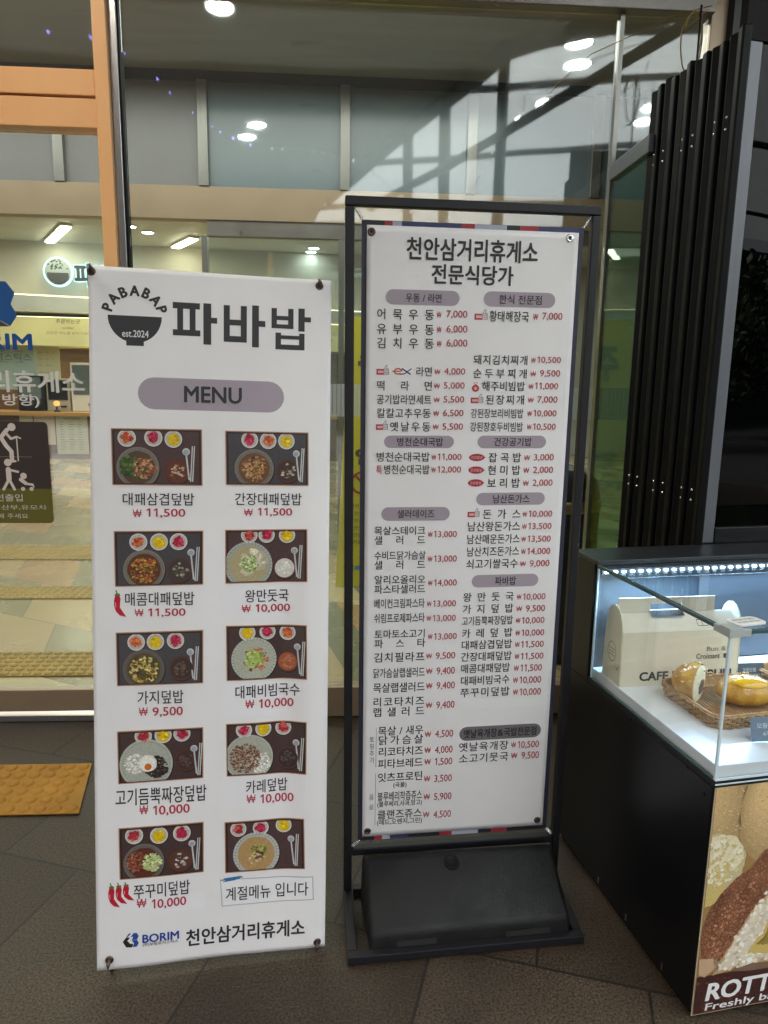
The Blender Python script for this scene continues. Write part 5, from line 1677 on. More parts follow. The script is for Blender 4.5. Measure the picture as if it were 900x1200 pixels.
for (u0, v0, u1, v1) in ((-.008, 1.768, X0+T, ZT-T), (.578, 1.768, X1-T, ZT-T), (-.008, -.012, X0+T, ZB+T), (.578, -.012, X1-T, ZB+T)):
    m = MB()
    n = 60
    P = []
    for i in range(n+1):
        t = i/n
        w = .0045*min(1, 6*t, 6*(1-t))
        P.append((u0+(u1-u0)*t+w*math.cos(t*50), .004*0+w*math.sin(t*50)-.002, v0+(v1-v0)*t+w*.4*math.cos(t*50)))
    m.tube(P, .0011, 5)
    m.build('spring', M['chrome'], ms)
# the tray and the water weight, square to the floor
Wi = ms.matrix_world.inverted()
def wl_(x, y, z): return Wi @ Vector((x, y, z))
bl, brr, fl_, frr = (.012, 1.955), (.690, 1.995), (.023, 1.676), (.694, 1.728)
m = MB()
def flat_bar(p, q, w=.026, h=.024):
    d = Vector((q[0]-p[0], q[1]-p[1], 0)).normalized()
    n = Vector((-d.y, d.x, 0))*w/2
    a, b = Vector((p[0], p[1], .002)), Vector((q[0], q[1], .002))
    U = Vector((0, 0, h))
    m.hexa([Wi @ v for v in (a-n, b-n, b+n, a+n, a-n+U, b-n+U, b+n+U, a+n+U)])
off = .013
flat_bar((fl_[0], fl_[1]+off), (frr[0], frr[1]+off))
m.build('base_rail', M['black_metal'], ms, .002)
for p, q in ((bl, fl_), (brr, frr)):
    sx = .013 if p is bl else -.013
    m = MB(); flat_bar((p[0]+sx, p[1]), (q[0]+sx, q[1]+.028)); m.build('base_rail', M['black_metal'], ms, .002)
m = MB(); flat_bar((bl[0]+.03, bl[1]-.0), (brr[0]-.03, brr[1]-.0)); m.build('base_rail', M['black_metal'], ms, .002)
# weight: sloping black plastic tank
m = MB()
F0, F1 = (.083, 1.700), (.664, 1.745)
B0, B1 = (.062, 1.915), (.655, 1.945)
zf, zt = .066, .180
P = [(F0[0], F0[1], .012), (F1[0], F1[1], .012), (B1[0], B1[1], .012), (B0[0], B0[1], .012)]
Q = [(F0[0]+.004, F0[1]+.012, zf), (F1[0]-.004, F1[1]+.012, zf), (B1[0]-.012, B1[1]-.035, zt), (B0[0]+.012, B0[1]-.035, zt)]
vs = [m.bm.verts.new(Wi @ Vector(p)) for p in P]
vt = [m.bm.verts.new(Wi @ Vector(p)) for p in Q]
vb = [m.bm.verts.new(Wi @ Vector(p)) for p in ((B1[0]-.004, B1[1], zt-.012), (B0[0]+.004, B0[1], zt-.012))]
m.bm.faces.new((vs[0], vs[3], vs[2], vs[1]))
m.bm.faces.new((vs[0], vs[1], vt[1], vt[0]))
m.bm.faces.new((vt[0], vt[1], vt[2], vt[3]))
m.bm.faces.new((vt[3], vt[2], vb[0], vb[1]))
m.bm.faces.new((vb[1], vb[0], vs[2], vs[3]))
m.bm.faces.new((vs[1], vs[2], vb[0], vt[2], vt[1]))
m.bm.faces.new((vs[3], vs[0], vt[0], vt[3], vb[1]))
tank = m.build('weight_tank', M['black_plastic'], ms, .014, 4)
for pl in tank.data.polygons: pl.use_smooth = True
sn = Vector((0, -(zt-zf), .2)).normalized()
def on_slope(x, t):
    """point on the sloping top, t from front to back"""
    s = (x-Q[0][0])/(Q[1][0]-Q[0][0])
    a = Vector(Q[0]).lerp(Vector(Q[1]), s); b = Vector(Q[3]).lerp(Vector(Q[2]), s)
    return a.lerp(b, t)
c = on_slope(.345, .86)
m = MB(); Mx = Wi @ Matrix.Translation(c) @ Vector((0, -.46, .88)).to_track_quat('Z', 'Y').to_matrix().to_4x4()
m.lathe([(0, .0015), (.015, .0015), (.017, .005), (.022, .005), (.023, 0)], n=24, M=Mx)
m.build('filler_cap', M['gasket'], tank)
for a, b in ((.16, .27), (.47, .60)):
    m = MB()
    y0 = F0[1]+(F1[1]-F0[1])*((a-F0[0])/(F1[0]-F0[0])); y1 = F0[1]+(F1[1]-F0[1])*((b-F0[0])/(F1[0]-F0[0]))
    m.hexa([Wi @ Vector(v) for v in ((a, y0+.0015, .028), (b, y1+.0015, .028), (b, y1+.006, .028), (a, y0+.006, .028), (a, y0+.004, .042), (b, y1+.004, .042), (b, y1+.008, .042), (a, y0+.008, .042))])
    m.build('grip_slot', M['eyelet_hole'], tank)

# ================================================================== THE BUN DISPLAY COUNTER
KM = Matrix.Translation((.8789, 1.478, 0)) @ Matrix.Rotation(R(8.58), 4, 'Z')
dc = thing('display_counter', 'black display counter with lit glass case and bun poster', 'display counter', (.8789, 1.478, 0), R(8.58))
H1, H2, D = .6535, 1.0192, .596
LW = 1.55
def kb(name, mat, *b, bevel=0, parent=None): return box_obj(name, mat, parent or dc, *b, bevel=bevel)
kb('body', M['black'], 0, LW, .004, .755, .02, H1-.022, bevel=.002)
kb('kick_plate', M['gasket'], .012, LW-.012, .016, .74, .001, .019)
kb('rear_cabinet', M['black'], 0, LW, .620, .755, H1-.021, 1.018, bevel=.002)
kb('rear_top', M['dark_board'], -.004, LW, .600, .758, 1.0195, 1.034, bevel=.002)
kb('case_rim', M['black_metal'], .0, LW, .0, .618, H1-.021, H1-.002, bevel=.002)
sh_ = kb('shelf', M['shelf'], .008, LW-.01, .008, .608, H1-.001, .685, bevel=.002)
kb('back_panel', material('blue_grey_back', (.035, .048, .065), .35, var=.1, scale=3), .008, LW-.01, .609, .619, .686, 1.012)
kb('back_door', material('grey_back_door', (.065, .08, .095), .25, var=.05, scale=3), .36, LW-.02, .602, .608, .690, .985)
# panes and their polished edges
kb('side_pane', M['case_glass'], .0, .005, .007, .600, H1, H2-.006)
kb('front_pane', M['case_glass'], .0, LW, .0, .005, H1, H2-.006)
kb('top_pane', M['case_glass'], .001, LW, .001, .598, H2-.005, H2)
kb('pane_edge', M['glass_edge'], -.004, .006, -.003, .600, H2-.007, H2+.003, bevel=.001)
kb('pane_edge', M['glass_edge'], .007, LW, -.003, .005, H2-.007, H2+.002, bevel=.001)
kb('pane_edge', M['bright_edge'], -.0015, .0045, -.0015, .0045, H1, H2-.008)
kb('pane_edge', M['bright_edge'], -.0015, .0035, .594, .600, H1, H2-.008)
kb('pane_edge', M['glass_edge'], -.0025, .004, .005, .600, H1-.001, H1+.004)
kb('pane_edge', M['bright_edge'], .0, LW, -.0025, .003, H1-.001, H1+.003)
m = MB(); m.box(-.007, .05, -.006, .004, H2-.012, H2+.005); m.box(-.007, .003, .0045, .05, H2-.012, H2+.005); m.box(-.007, .03, -.006, .03, H2+.0052, H2+.009)
m.build('corner_clip', material('clear_plastic_clip', (.42, .46, .44), .2), dc, .001)
# LED strip under the back edge of the top
m = MB()
n = 52
for i in range(n):
    x = .02+i*(LW-.05)/n
    m.box(x, x+.011, .588, .592, .996, 1.001)
led = m.build('led_strip', M['led'], dc)
kb('led_channel', M['post_grey'], .010, LW-.02, .5925, .600, .990, 1.008)
l = bpy.data.lights.new('led_light', 'AREA'); l.shape = 'RECTANGLE'; l.size = LW-.05; l.size_y = .012; l.energy = 5.6; l.color = (.42, .68, 1.0)
lo_ = bpy.data.objects.new('led_light', l); COL.objects.link(lo_); lo_.parent = dc
lo_.location = (LW/2, .565, .994); lo_.rotation_euler = (R(-30), 0, 0)

# poster on the front: buns, one cut open, and the lettering
PF = lambda u, v, lift: (u, .0015-lift*.0003, v)
pz0, pz1, px1 = .006, .640, 1.50
k = Ink(PF)
k.inc = 0
k.rect(.004, px1, pz0, pz1, (.46, .36, .24), 1, 10, 6)
k.rect(.008, px1, pz0+.003, pz1-.003, (.34, .20, .075), 1.5, 10, 6)
def clipP(P): return [(max(.009, a), min(pz1-.004, max(pz0+.004, b))) for a, b in P]
def ell(cx, cy, rx, ry, col, lift, n=44, rot=0, wob=0, seed=1):
    rn = random.Random(seed)
    P = []
    for i in range(n):
        a = 2*math.pi*i/n
        s = 1+rn.uniform(-wob, wob)
        x, y = rx*s*math.cos(a), ry*s*math.sin(a)
        P.append((cx+x*math.cos(rot)-y*math.sin(rot), cy+x*math.sin(rot)+y*math.cos(rot)))
    k.fan((max(.009, cx), cy), clipP(P), col, lift)
def tone(c, f): return tuple(min(.95, x*f) for x in c)
bge = (.58, .40, .19)
for cx, cy, rx, ry in ((.015, .585, .085, .135), (.20, .56, .125, .155), (.46, .57, .15, .14), (.76, .57, .16, .14), (1.08, .57, .16, .14), (1.36, .57, .16, .14)):
    for i in range(7):
        f = 1-i*.12
        ell(cx-.012*i*.6, cy+.012*i*.6, rx*f, ry*f, tone(bge, .72+.085*i), 2+i*.25)
# the white torn bun at the left
ell(.018, .43, .092, .082, (.56, .47, .26), 4.6, wob=.03)
ell(.026, .452, .078, .056, (.74, .66, .44), 5, wob=.06, seed=4)
ell(.020, .405, .05, .04, (.62, .50, .20), 5.3, wob=.08, seed=5)
ell(.012, .365, .045, .05, (.60, .47, .17), 5.35, wob=.05, seed=6)
rn = random.Random(19)
for i in range(700):
    x, y = rn.uniform(.012, .6), rn.uniform(.44, .63)
    sz = rn.uniform(.0008, .0024)
    k.disc((x, y), sz*1.6, sz, rn.choice([(.62, .45, .24), (.48, .31, .13), (.70, .54, .32)]), 4.2+i*.0004, 6)
for i in range(260):
    a, d = rn.uniform(0, 6.28), rn.random()**.5
    x, y = .022+.080*d*math.cos(a), .435+.068*d*math.sin(a)
    if x < .012: continue
    sz = rn.uniform(.002, .007)
    k.disc((x, y), sz*1.4, sz*.8, rn.choice([(.78, .70, .48), (.66, .56, .32), (.82, .77, .62), (.58, .46, .20)]), 5.5+i*.001, 7, .3, rn, rn.uniform(0, 3))
k.build('poster', M['photo'], dc)
# brown crackled bun with its own crust print
crk = bpy.data.materials.new('printed_crackled_crust')
crk.use_nodes = True
N, L = crk.node_tree.nodes, crk.node_tree.links
p = N['Principled BSDF']; p.inputs['Roughness'].default_value = .32
tc = N.new('ShaderNodeTexCoord')
vo = N.new('ShaderNodeTexVoronoi'); vo.feature = 'DISTANCE_TO_EDGE'; vo.inputs['Scale'].default_value = 105
nz = N.new('ShaderNodeTexNoise'); nz.inputs['Scale'].default_value = 14; nz.inputs['Detail'].default_value = 6
ad = N.new('ShaderNodeVectorMath'); ad.operation = 'MULTIPLY_ADD'
L.new(nz.outputs['Color'], ad.inputs[0]); ad.inputs[1].default_value = (.035, .035, .035); L.new(tc.outputs['Object'], ad.inputs[2])
L.new(tc.outputs['Object'], nz.inputs['Vector']); L.new(ad.outputs[0], vo.inputs['Vector'])
rp = N.new('ShaderNodeValToRGB')
rp.color_ramp.elements[0].position = 0; rp.color_ramp.elements[0].color = (.15, .055, .028, 1)
rp.color_ramp.elements[1].position = .30; rp.color_ramp.elements[1].color = (.34, .145, .075, 1)
L.new(vo.outputs['Distance'], rp.inputs[0])
r2 = N.new('ShaderNodeMapRange'); r2.inputs['From Min'].default_value = .3; r2.inputs['From Max'].default_value = .7; r2.inputs['To Min'].default_value = .65; r2.inputs['To Max'].default_value = 1.25
L.new(nz.outputs['Fac'], r2.inputs['Value'])
mx = N.new('ShaderNodeMix'); mx.data_type = 'RGBA'; mx.blend_type = 'MULTIPLY'; mx.inputs[0].default_value = 1
L.new(rp.outputs[0], mx.inputs[6]); L.new(r2.outputs[0], mx.inputs[7]); L.new(mx.outputs[2], p.inputs['Base Color'])
k = Ink(PF)
k.fan((.20, .27), clipP([(.010, .215), (.012, .26), (.025, .305), (.05, .345), (.09, .385), (.13, .405), (.16, .45), (.22, .475), (.32, .485), (.44, .45), (.50, .36), (.50, .26), (.45, .17), (.30, .13), (.12, .125), (.05, .135), (.02, .155)]), (.3, .12, .06), 6)
k.build('poster_bun', crk, dc)
rn = random.Random(77)
k = Ink(PF)
k.inc = 0
for i in range(1300):
    x, y = rn.uniform(.014, .40), rn.uniform(.14, .47)
    top = .165+2.6*(x-.01) if x < .06 else (.30+1.0*(x-.06) if x < .14 else .38+.9*(x-.14))
    low = .125+(x-.055)*1.75
    if y > min(.478, top) or y < low: continue
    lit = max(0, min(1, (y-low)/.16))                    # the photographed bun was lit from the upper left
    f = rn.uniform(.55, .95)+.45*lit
    sz = rn.uniform(.0018, .0048)
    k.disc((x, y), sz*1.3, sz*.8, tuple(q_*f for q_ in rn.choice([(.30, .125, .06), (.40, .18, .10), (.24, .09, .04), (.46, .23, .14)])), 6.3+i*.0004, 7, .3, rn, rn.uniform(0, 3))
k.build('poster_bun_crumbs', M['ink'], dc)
k = Ink(PF)
k.inc = 0
k.fan((.09, .14), clipP([(.010, .170), (.05, .165), (.055, .135), (.03, .115), (.012, .125)]), (.55, .36, .22), 7)
k.poly(clipP([(.004, .118), (px1, .118), (px1, .008), (.004, .008)]), (.055, .018, .014), 6.6)
rn = random.Random(31)
def rough(P, n=5, amp=.004):
    """a torn edge: extra points along the outline, each pushed a little"""
    Q = []
    for a, b in zip(P, P[1:]+P[:1]):
        for i in range(n):
            t = i/n
            Q.append((a[0]+(b[0]-a[0])*t+rn.uniform(-amp, amp), a[1]+(b[1]-a[1])*t+rn.uniform(-amp, amp)))
    return Q
k.fan((.15, .20), rough([(.055, .118), (.075, .165), (.10, .205), (.13, .262), (.17, .315), (.22, .35), (.30, .36), (.38, .33), (.43, .26), (.42, .18), (.36, .13), (.24, .125), (.15, .135), (.10, .122)], 5, .003), (.52, .34, .18), 7)
body_ = [(.066, .124), (.088, .175), (.118, .225), (.15, .278), (.19, .318), (.24, .338), (.32, .325), (.39, .26), (.39, .17), (.30, .138), (.15, .145), (.10, .13)]
k.fan((.16, .20), rough(body_, 6, .004), (.70, .61, .47), 7.4)
for i in range(900):                                     # crumb of the cut face
    x, y = rn.uniform(.07, .38), rn.uniform(.128, .335)
    if y > .12+(x-.055)*1.7 or y < .128+.01*math.sin(40*x): continue
    sz = rn.uniform(.0015, .0065)
    f = rn.uniform(.78, 1.18)
    c = rn.choice([(.78, .71, .60), (.82, .77, .68), (.66, .56, .40), (.74, .66, .52)])
    k.disc((x, y), sz*1.5, sz, tuple(min(.88, q_*f) for q_ in c), 7.5+i*.0006, 7, .35, rn, rn.uniform(0, 3))
k.fan((.22, .21), rough([(.145, .165), (.16, .195), (.185, .215), (.20, .26), (.26, .27), (.31, .22), (.27, .17), (.20, .155)], 5, .004), (.58, .42, .13), 8.2)
k.fan((.21, .215), rough([(.168, .185), (.19, .20), (.20, .235), (.24, .245), (.25, .20), (.20, .18)], 5, .003), (.30, .21, .05), 8.5)
rn = random.Random(8)
for i in range(260):
    x, y = rn.uniform(.012, .9), rn.uniform(.012, .11)
    s = rn.uniform(.002, .006)
    k.disc((x, y), s, s*.8, rn.choice([(.11, .035, .025), (.16, .06, .04), (.03, .01, .01)]), 7+i*.004, 6)
k.fan((.18, .118), [(.10, .120), (.16, .133), (.40, .122), (.40, .108), (.16, .112)], (.20, .12, .08), 8.4)
W_ = (.78, .78, .78)
k.text('ROTTIBUN', .040, .385, .0700, .048, W_, .035, 10, .12)
k.text('Freshly baked bun', .040, .400, .0240, .026, W_, .015, 10, .1)
k.build('poster_print', M['ink'], dc)
kb('poster_edge', M['bright_edge'], .002, LW, -.0015, .0012, .6405, .6435)
# small screw caps on the side panel
m = MB()
for v, z in ((.03, .60), (.10, .63), (.36, .63)):
    m.lathe([(0, .001), (.004, .001), (.005, 0)], n=10, M=Matrix.Translation((0, v, z)) @ Matrix.Rotation(R(-90), 4, 'Y'))
m.build('screw_caps', M['gasket'], dc)
m = MB()
for v in (.12, .30, .46):
    m.box(-.0015, -.0003, v, v+.006, .03, .05)
m.build('side_clips', M['steel'], dc)

def kt(name, label, cat, u, v, z, rz=0, group=None):
    p = KM @ Vector((u, v, z))
    return thing(name, label, cat, p, R(8.58)+rz, group)
ZS = .6855
# carry box with a handle crest
bx = kt('carry_box', 'cream paper carry box with handle and black lettering', 'paper box', .014, .452, ZS, R(-4))
w, dp, hw = .372, .115, .165
crest = .256
m = MB()
t = .002
m.hexa([(0, 0, 0), (w, 0, 0), (w, t, 0), (0, t, 0), (0, .006, hw), (w, .006, hw), (w, .006+t, hw), (0, .006+t, hw)])
m.hexa([(0, dp-t, 0), (w, dp-t, 0), (w, dp, 0), (0, dp, 0), (0, dp-t-.006, hw), (w, dp-t-.006, hw), (w, dp-.006, hw), (0, dp-.006, hw)])
m.box(.001, w-.001, .003, dp-.003, .0005, .0025)
m.build('body', M['board'], bx)
# sloping front flap, then the upright crest with its slot
m = MB()
m.hexa([(.002, .0065, hw+.0005), (w-.002, .0065, hw+.0005), (w-.002, .0085, hw+.0005), (.002, .0085, hw+.0005), (.005, .052, hw+.045), (w-.005, .052, hw+.045), (w-.005, .054, hw+.045), (.005, .054, hw+.045)])
m.hexa([(.002, dp-.0085, hw+.0005), (w-.002, dp-.0085, hw+.0005), (w-.002, dp-.0065, hw+.0005), (.002, dp-.0065, hw+.0005), (.005, .058, hw+.045), (w-.005, .058, hw+.045), (w-.005, .060, hw+.045), (.005, .060, hw+.045)])
m.build('lid_flap', M['board_in'], bx)
m = MB()
cz0, cz1 = hw+.046, crest
sx0, sx1, sz0, sz1 = .105, .205, hw+.052, hw+.072
for a, b, c_, d_ in ((.004, sx0, cz0, cz1), (sx1, w-.06, cz0, cz1), (sx0, sx1, cz0, sz0), (sx0, sx1, sz1, cz1)):
    m.box(a, b, .0535, .0585, c_, d_)
m.build('handle_crest', M['board_in'], bx)
m = MB(); m.hexa([(sx0, .030, sz0-.012), (sx1, .030, sz0-.012), (sx1, .031, sz0-.012), (sx0, .031, sz0-.012), (sx0, .052, sz0), (sx1, .052, sz0), (sx1, .053, sz0), (sx0, .053, sz0)])
m.build('handle_tongue', M['black'], bx)
for s in (0, 1):
    m = MB()
    prof = [(0, 0), (dp, 0), (dp-.006, hw)]
    for i in range(9):
        a = math.pi*i/8
        prof.append((dp/2+(dp/2-.006)*math.cos(a), hw+.072*math.sin(a)))
    prof.append((.006, hw))
    Mx = Matrix(((0, 0, 1, (w+.001 if s else -.003)), (1, 0, 0, 0), (0, 1, 0, 0), (0, 0, 0, 1)))
    m.prism(prof, .002, Mx)
    m.build('gable_end', M['board'], bx)
k = Ink(lambda u, v, l: (u, .006*v/hw-l*.0004-.0003, v))
k.text('CAFE ROTTIBUN', .060, .352, .030, .026, (.045, .042, .04), .04, 1)
k.text('Bun &', .268, .330, .108, .014, (.16, .15, .14), .005, 1)
k.text('Croissant', .236, .312, .086, .016, (.05, .048, .045), .02, 1)
k.text('ex', .324, .345, .085, .013, (.03, .03, .03), .05, 1)
k.build('box_lettering', M['ink'], bx)
k = Ink(lambda u, v, l: (-.0032-l*.0003, u, v))
C0 = [(.06+.026*math.cos(a), .09+.030*math.sin(a)) for a in [2*math.pi*i/24 for i in range(25)]]
k.line(C0, .002, (.05, .05, .05)); k.line([(.03, .055), (.02, .045), (.012, .06)], .002, (.05, .05, .05))
for z in (.08, .09, .10): k.line([(.042, z), (.078, z)], .002, (.05, .05, .05))
k.build('side_emblem', M['ink'], bx)
k = Ink(lambda u, v, l: (u, .0065+(v-hw)*1.01-l*.0006, v+l*.0006))
for a, b, z in ((.242, .275, .176), (.242, .275, .19)): k.line([(a, z), (b, z)], .0016, (.05, .05, .05))
k.line([(.242, .176), (.242, .19)], .0016, (.05, .05, .05)); k.line([(.258, .176), (.258, .19)], .0016, (.05, .05, .05)); k.line([(.275, .176), (.275, .19)], .0016, (.05, .05, .05))
k.build('flap_mark', M['ink'], bx)

def basket(label, u, v, rz, w, d, h=.036):
    t = kt('wicker_basket', label, 'basket', u, v, ZS, rz, 'wicker bread baskets')
    m = MB()
    r = .035
    def ring(gr, z):
        P = []
        for (cx, cy, a0) in ((w/2-r, d/2-r, 0), (-w/2+r, d/2-r, 90), (-w/2+r, -d/2+r, 180), (w/2-r, -d/2+r, 270)):
            for i in range(6):
                a = R(a0+18*i)
                P.append((cx+(r+gr)*math.cos(a), cy+(r+gr)*math.sin(a), z))
        return P
    prof = [(-.012, .001), (-.006, .012), (0, h), (-.005, h), (-.011, .012), (-.018, .007)]
    rings = [[m.bm.verts.new(p) for p in ring(g_, z)] for g_, z in prof]
    n = len(rings[0])
    for a, b in zip(rings[:-1], rings[1:]):
        for i in range(n):
            m.bm.faces.new((a[i], a[(i+1) % n], b[(i+1) % n], b[i]))
    m.bm.faces.new(rings[-1]); m.bm.faces.new(list(reversed(rings[0])))
    m.build('weave', M['wicker'], t)
    m = MB()
    P = ring(-.003, h+.001); P.append(P[0])
    m.tube(P, .0042, 6, False); m.build('rim', M['wicker'], t)
    # strands woven in and out of upright stakes
    per = ring(0, 0)
    dense = []
    for a, b in zip(per, per[1:]+per[:1]):
        L_ = math.hypot(b[0]-a[0], b[1]-a[1])
        nn = max(1, int(L_/.0035))
        for q in range(nn):
            dense.append((a[0]+(b[0]-a[0])*q/nn, a[1]+(b[1]-a[1])*q/nn))
    nd = len(dense)
    nd -= nd % 8
    m = MB()
    rows_n = 5
    for r_ in range(rows_n):
        z = .004+(h-.006)*r_/(rows_n-1)
        k_ = -.012*(1-z/h)
        P = []
        for i in range(nd+1):
            x, y = dense[i % nd]
            d_ = math.hypot(x, y)
            o_ = k_+.0025+.0026*math.cos(math.pi*i/4+(math.pi if r_ % 2 else 0))
            P.append((x*(1+o_/d_), y*(1+o_/d_), z))
        m.tube(P, .0036, 6, False)
    m.build('weavers', M['wicker'], t)
    m = MB()
    for i in range(0, nd, 4):
        x, y = dense[i]
        d_ = math.hypot(x, y)
        m.tube([(x*(1-.010/d_), y*(1-.010/d_), .002), (x*(1+.0022/d_), y*(1+.0022/d_), h)], .0024, 5, False)
    m.build('stakes', M['dark_wicker'], t)
    m = MB()
    for i in range(int(w/.011)):
        x = -w/2+.014+i*.011
        if x < w/2-.01: m.tube([(x, -d/2+.02, .008), (x, d/2-.02, .008)], .0048, 5)
    m.build('base_strands', M['wicker'], t)
    return t
basket('tan wicker basket holding the two golden breads', .236, .283, R(1), .252, .250)
basket('tan wicker basket cut off by the right edge of the photo', .585, .340, R(2), .24, .25)

def crumbs(m, c, rad, n, seed, M_=None, top=.2):
    rn = random.Random(seed)
    for i in range(n):
        a, e = rn.uniform(0, 6.283), rn.uniform(top, 1.3)
        p = Vector((rad[0]*math.cos(e)*math.cos(a), rad[1]*math.cos(e)*math.sin(a), rad[2]*math.sin(e)))
        p = Vector(c)+p*1.0
        s = rn.uniform(.002, .0042)
        m.blob(p, (s, s*rn.uniform(.6, 1), s*.6), (6, 4), M_)
# cut bun: half a ball, the cut face turned to the right
BS = 1.16
bn = kt('cut_bun', 'golden bun cut open, white inside with brown filling', 'bread', .170, .312, ZS+.012, R(-52))
m = MB()
rings = []
Rb = (.052, .050, .048)
nseg = 22
for j in range(9):
    ph = math.pi/2*j/8                     # 0 at the cut, pi/2 at the back
    rr_ = math.cos(ph)
    row = []
    for i in range(nseg):
        a = 2*math.pi*i/nseg
        z = Rb[2]*rr_*math.sin(a)
        row.append((-.062*math.sin(ph), Rb[1]*rr_*math.cos(a), max(-.040, z)+.042))
    rings.append([m.bm.verts.new(p) for p in row])
for a, b in zip(rings[:-1], rings[1:]):
    for i in range(nseg):
        f = m.bm.faces.new((a[i], a[(i+1) % nseg], b[(i+1) % nseg], b[i])); f.smooth = True
m.build('crust', M['crust'], bn)
m = MB()
m.blob((.0005, 0, .0425), (.006, .0485, .0455), (20, 10)); m.build('crumb', M['crumb'], bn)
m = MB()
m.blob((.006, .002, .036), (.0035, .019, .018), (14, 8), None, .14, 3); m.build('filling', M['filling'], bn)
m = MB(); crumbs(m, (-.012, 0, .042), (.046, .050, .049), 30, 5); m.build('almond_bits', M['nut'], bn)
bn.scale = (BS, BS, BS)
br_ = kt('glazed_bread', 'long golden glazed bread with yellow custard top', 'bread', .285, .268, ZS+.010, R(-10))
br_.scale = (1.0, 1.22, 1.38)
m = MB()
sec = []
for i in range(17):
    t = i/16
    x = -.082+.164*t
    s = (1-abs(2*t-1)**2.3)**.6
    row = []
    for j in range(18):
        a = 2*math.pi*j/18
        y, z = .046*s*math.cos(a), .034*s*math.sin(a)*(1 if math.sin(a) > 0 else .75)
        row.append(m.bm.verts.new((x, y, z+.028)))
    sec.append(row)
for a, b in zip(sec[:-1], sec[1:]):
    for j in range(18):
        if (a[j].co-b[j].co).length < 1e-9 and (a[(j+1) % 18].co-b[(j+1) % 18].co).length < 1e-9: continue
        f = m.bm.faces.new((a[j], a[(j+1) % 18], b[(j+1) % 18], b[j])); f.smooth = True
bmesh.ops.remove_doubles(m.bm, verts=m.bm.verts, dist=1e-5)
m.build('crust', M['crust'], br_)
m = MB(); m.blob((.0, -.006, .056), (.048, .020, .0085), (20, 8), Matrix.Rotation(R(14), 4, 'X'), .03, 2); m.build('custard', M['custard'], br_)
m = MB(); crumbs(m, (0, 0, .028), (.066, .042, .036), 60, 9); m.build('almond_bits', M['nut'], br_)

def price_card(label, u, v, rz, col, lines, w=.088, h=.058):
    t = kt('price_card', label, 'price card', u, v, ZS, rz)
    Mx = Matrix.Rotation(R(-18), 4, 'X')
    m = MB(); m.box(0, w, -.001, .001, .002, h, Mx); m.build('card', material('slate_card', col, .25), t)
    m = MB(); m.box(-.004, w+.004, -.004, -.002, .000, h+.004, Mx); m.build('acrylic_sleeve', M['case_glass'], t)
    m = MB(); m.box(0, w, .004, .03, .0, .002); m.build('foot', M['case_glass'], t)
    k = Ink(lambda a, z, l: tuple(Mx @ Vector((a, -.0011-l*.0002, z))))
    for s, x0, x1, z, hh_ in lines: k.text(s, x0, x1, z, hh_, (.72, .76, .80), .01)
    k.build('card_lettering', M['ink'], t)
price_card('blue slate card with two lines of white writing behind the bread', .385, .418, R(-6), (.12, .155, .20), [('크림단팥', .018, .062, .038, .012), ('(120g×5입)', .010, .078, .020, .013)])
price_card('pale blue card in a clear sleeve in front of the bread basket', .170, .090, R(-4), (.22, .28, .38), [('모둠빵', .016, .060, .040, .013), ('4개입', .030, .066, .020, .013)], .10, .060)
# clear tag lying on the corner of the glass top
tg = kt('lying_tag', 'small white rounded tag with lettering lying on the glass top', 'tag', .072, .042, H2+.0045, R(6))
m = MB()
P = []
for (cx, cy, a0) in ((.028, .010, 0), (-.028, .010, 90), (-.028, -.010, 180), (.028, -.010, 270)):
    P += [(cx+.014*math.cos(R(a0+18*i)), cy+.014*math.sin(R(a0+18*i))) for i in range(6)]
m.prism(P, .004); m.build('plate', M['white_paint'], tg)
k = Ink(lambda a, b, l: (a, b, .0042+l*.0003))
k.text('만지지 마세요', -.032, .032, .008, .009, (.08, .07, .07), .02); k.text('눈으로만 봐주세요', -.032, .032, -.008, .008, (.08, .07, .07), .01)
k.build('lettering', M['ink'], tg)

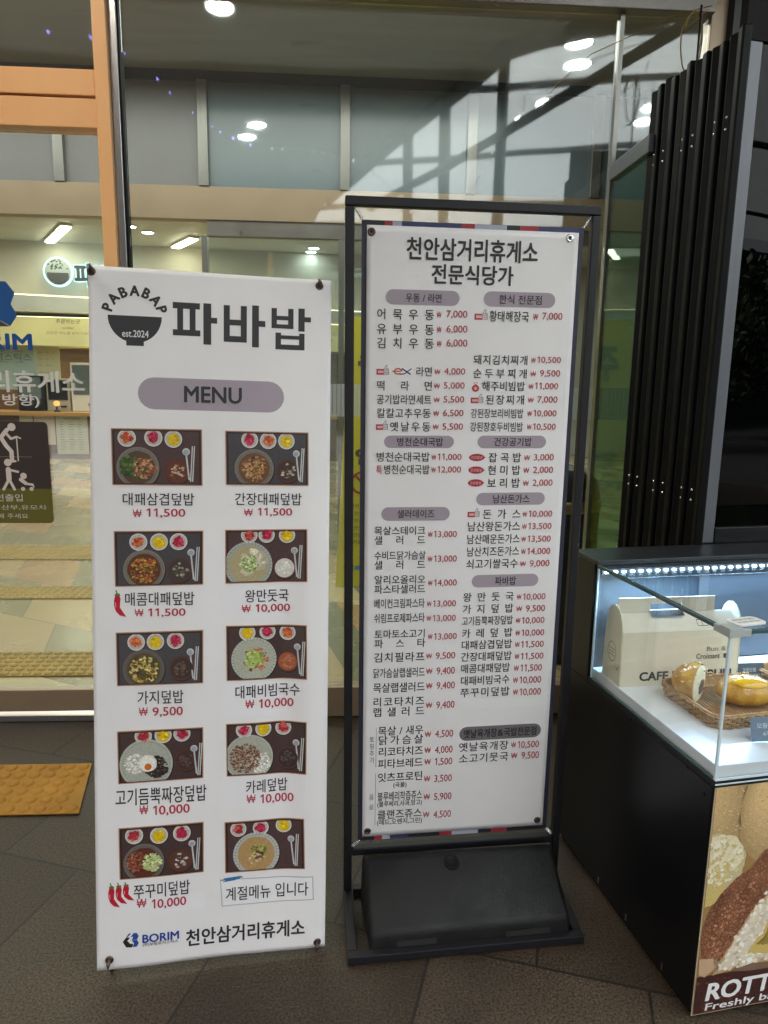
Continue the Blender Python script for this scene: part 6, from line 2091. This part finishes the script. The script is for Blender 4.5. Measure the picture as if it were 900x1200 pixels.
# ------------------------------------------------------------------ kiosk back: shutter, post, dark glass
SH = 2.64
fs = thing('folding_shutter', 'tall black folding shutter pushed together beside the window', 'shutter', (.8789, 1.478, 0), R(8.58))
ns = 12
jit = random.Random(4)
for i in range(ns):
    v = .768+i*(1.235-.768)/(ns-1)
    m = MB()
    a = R((14 if i % 2 else -10)+jit.uniform(-5, 5))
    Mx = Matrix.Translation((.455+(.006 if i % 2 else 0), v, 0)) @ Matrix.Rotation(a, 4, 'Z')
    m.box(-.014, .016, -.0175, .0175, .004, SH-.004*(i % 3)-jit.uniform(0, .008), Mx)
    s = m.build('slat', M['shutter'], fs, .006, 2)
    if i % 4 in (1, 2):
        for z in (1.18, 1.215, 2.36, 2.395):
            m = MB()
            m.lathe([(0, .0025), (.0035, .002), (.0045, 0)], n=10, M=Mx @ Matrix.Translation((-.0142, 0, z)) @ Matrix.Rotation(R(-90), 4, 'Y'))
            m.build('screw', M['chrome'], s)
kf_ = thing('kiosk_front', 'dark tinted kiosk window with grey post and black fascia', 'kiosk wall', (.8789, 1.478, 0), R(8.58))
box_obj('post', M['post_grey'], kf_, .457, .519, .765, .80, 1.036, 2.60, bevel=.003)
box_obj('fascia', M['gasket'], kf_, .457, 2.2, .766, .799, 2.602, 2.78)
box_obj('tinted_pane', M['dark_glass'], kf_, .520, 2.0, .775, .783, 1.09, 2.60)
box_obj('sill', M['black'], kf_, .520, 2.0, .762, .80, 1.036, 1.089, bevel=.002)
box_obj('inner_wall', material('dim_kiosk_wall', (.05, .055, .055), .5, var=.2, scale=2), kf_, .56, 2.2, 1.30, 1.34, .02, 2.6)
sg_ = thing('side_glass_panel', 'narrow glass panel with grey rail between window and shutter', 'glass panel', (1.137, 3.135, 0))
box_obj('glass_pane', M['green_glass'], sg_, -.004, .004, -.36, -.014, .02, 2.405)
box_obj('top_rail', M['post_grey'], sg_, -.02, .02, -.40, -.013, 2.407, 2.47, bevel=.003)
box_obj('foot_rail', M['post_grey'], sg_, -.015, .015, -.36, -.014, .002, .019)
cb = thing('cable_coil', 'loop of yellow cable hanging above the folding shutter', 'cable', (1.31, 2.86, 2.56))
m = MB()
P = []
for i in range(50):
    a = -1.9+2*math.pi*1.75*i/49
    P.append((.035*math.cos(a)*(1+.08*math.sin(3*a)), .02*math.sin(a*.5)+.004*i/10, .28+.10*math.sin(a)))
m.tube(P, .0026, 6)
m.tube([P[-1], (.06, .0, .40), (.02, .20, .46), (-.3, .262, .33), (-.45, .262, .2)], .0018, 6)
m.build('cord', M['yellow_cable'], cb)
hk = MB(); hk.tube([(.02, .0, 0), (.02, .0, .40)], .004, 6); hk.build('hanger', M['black_metal'], cb)
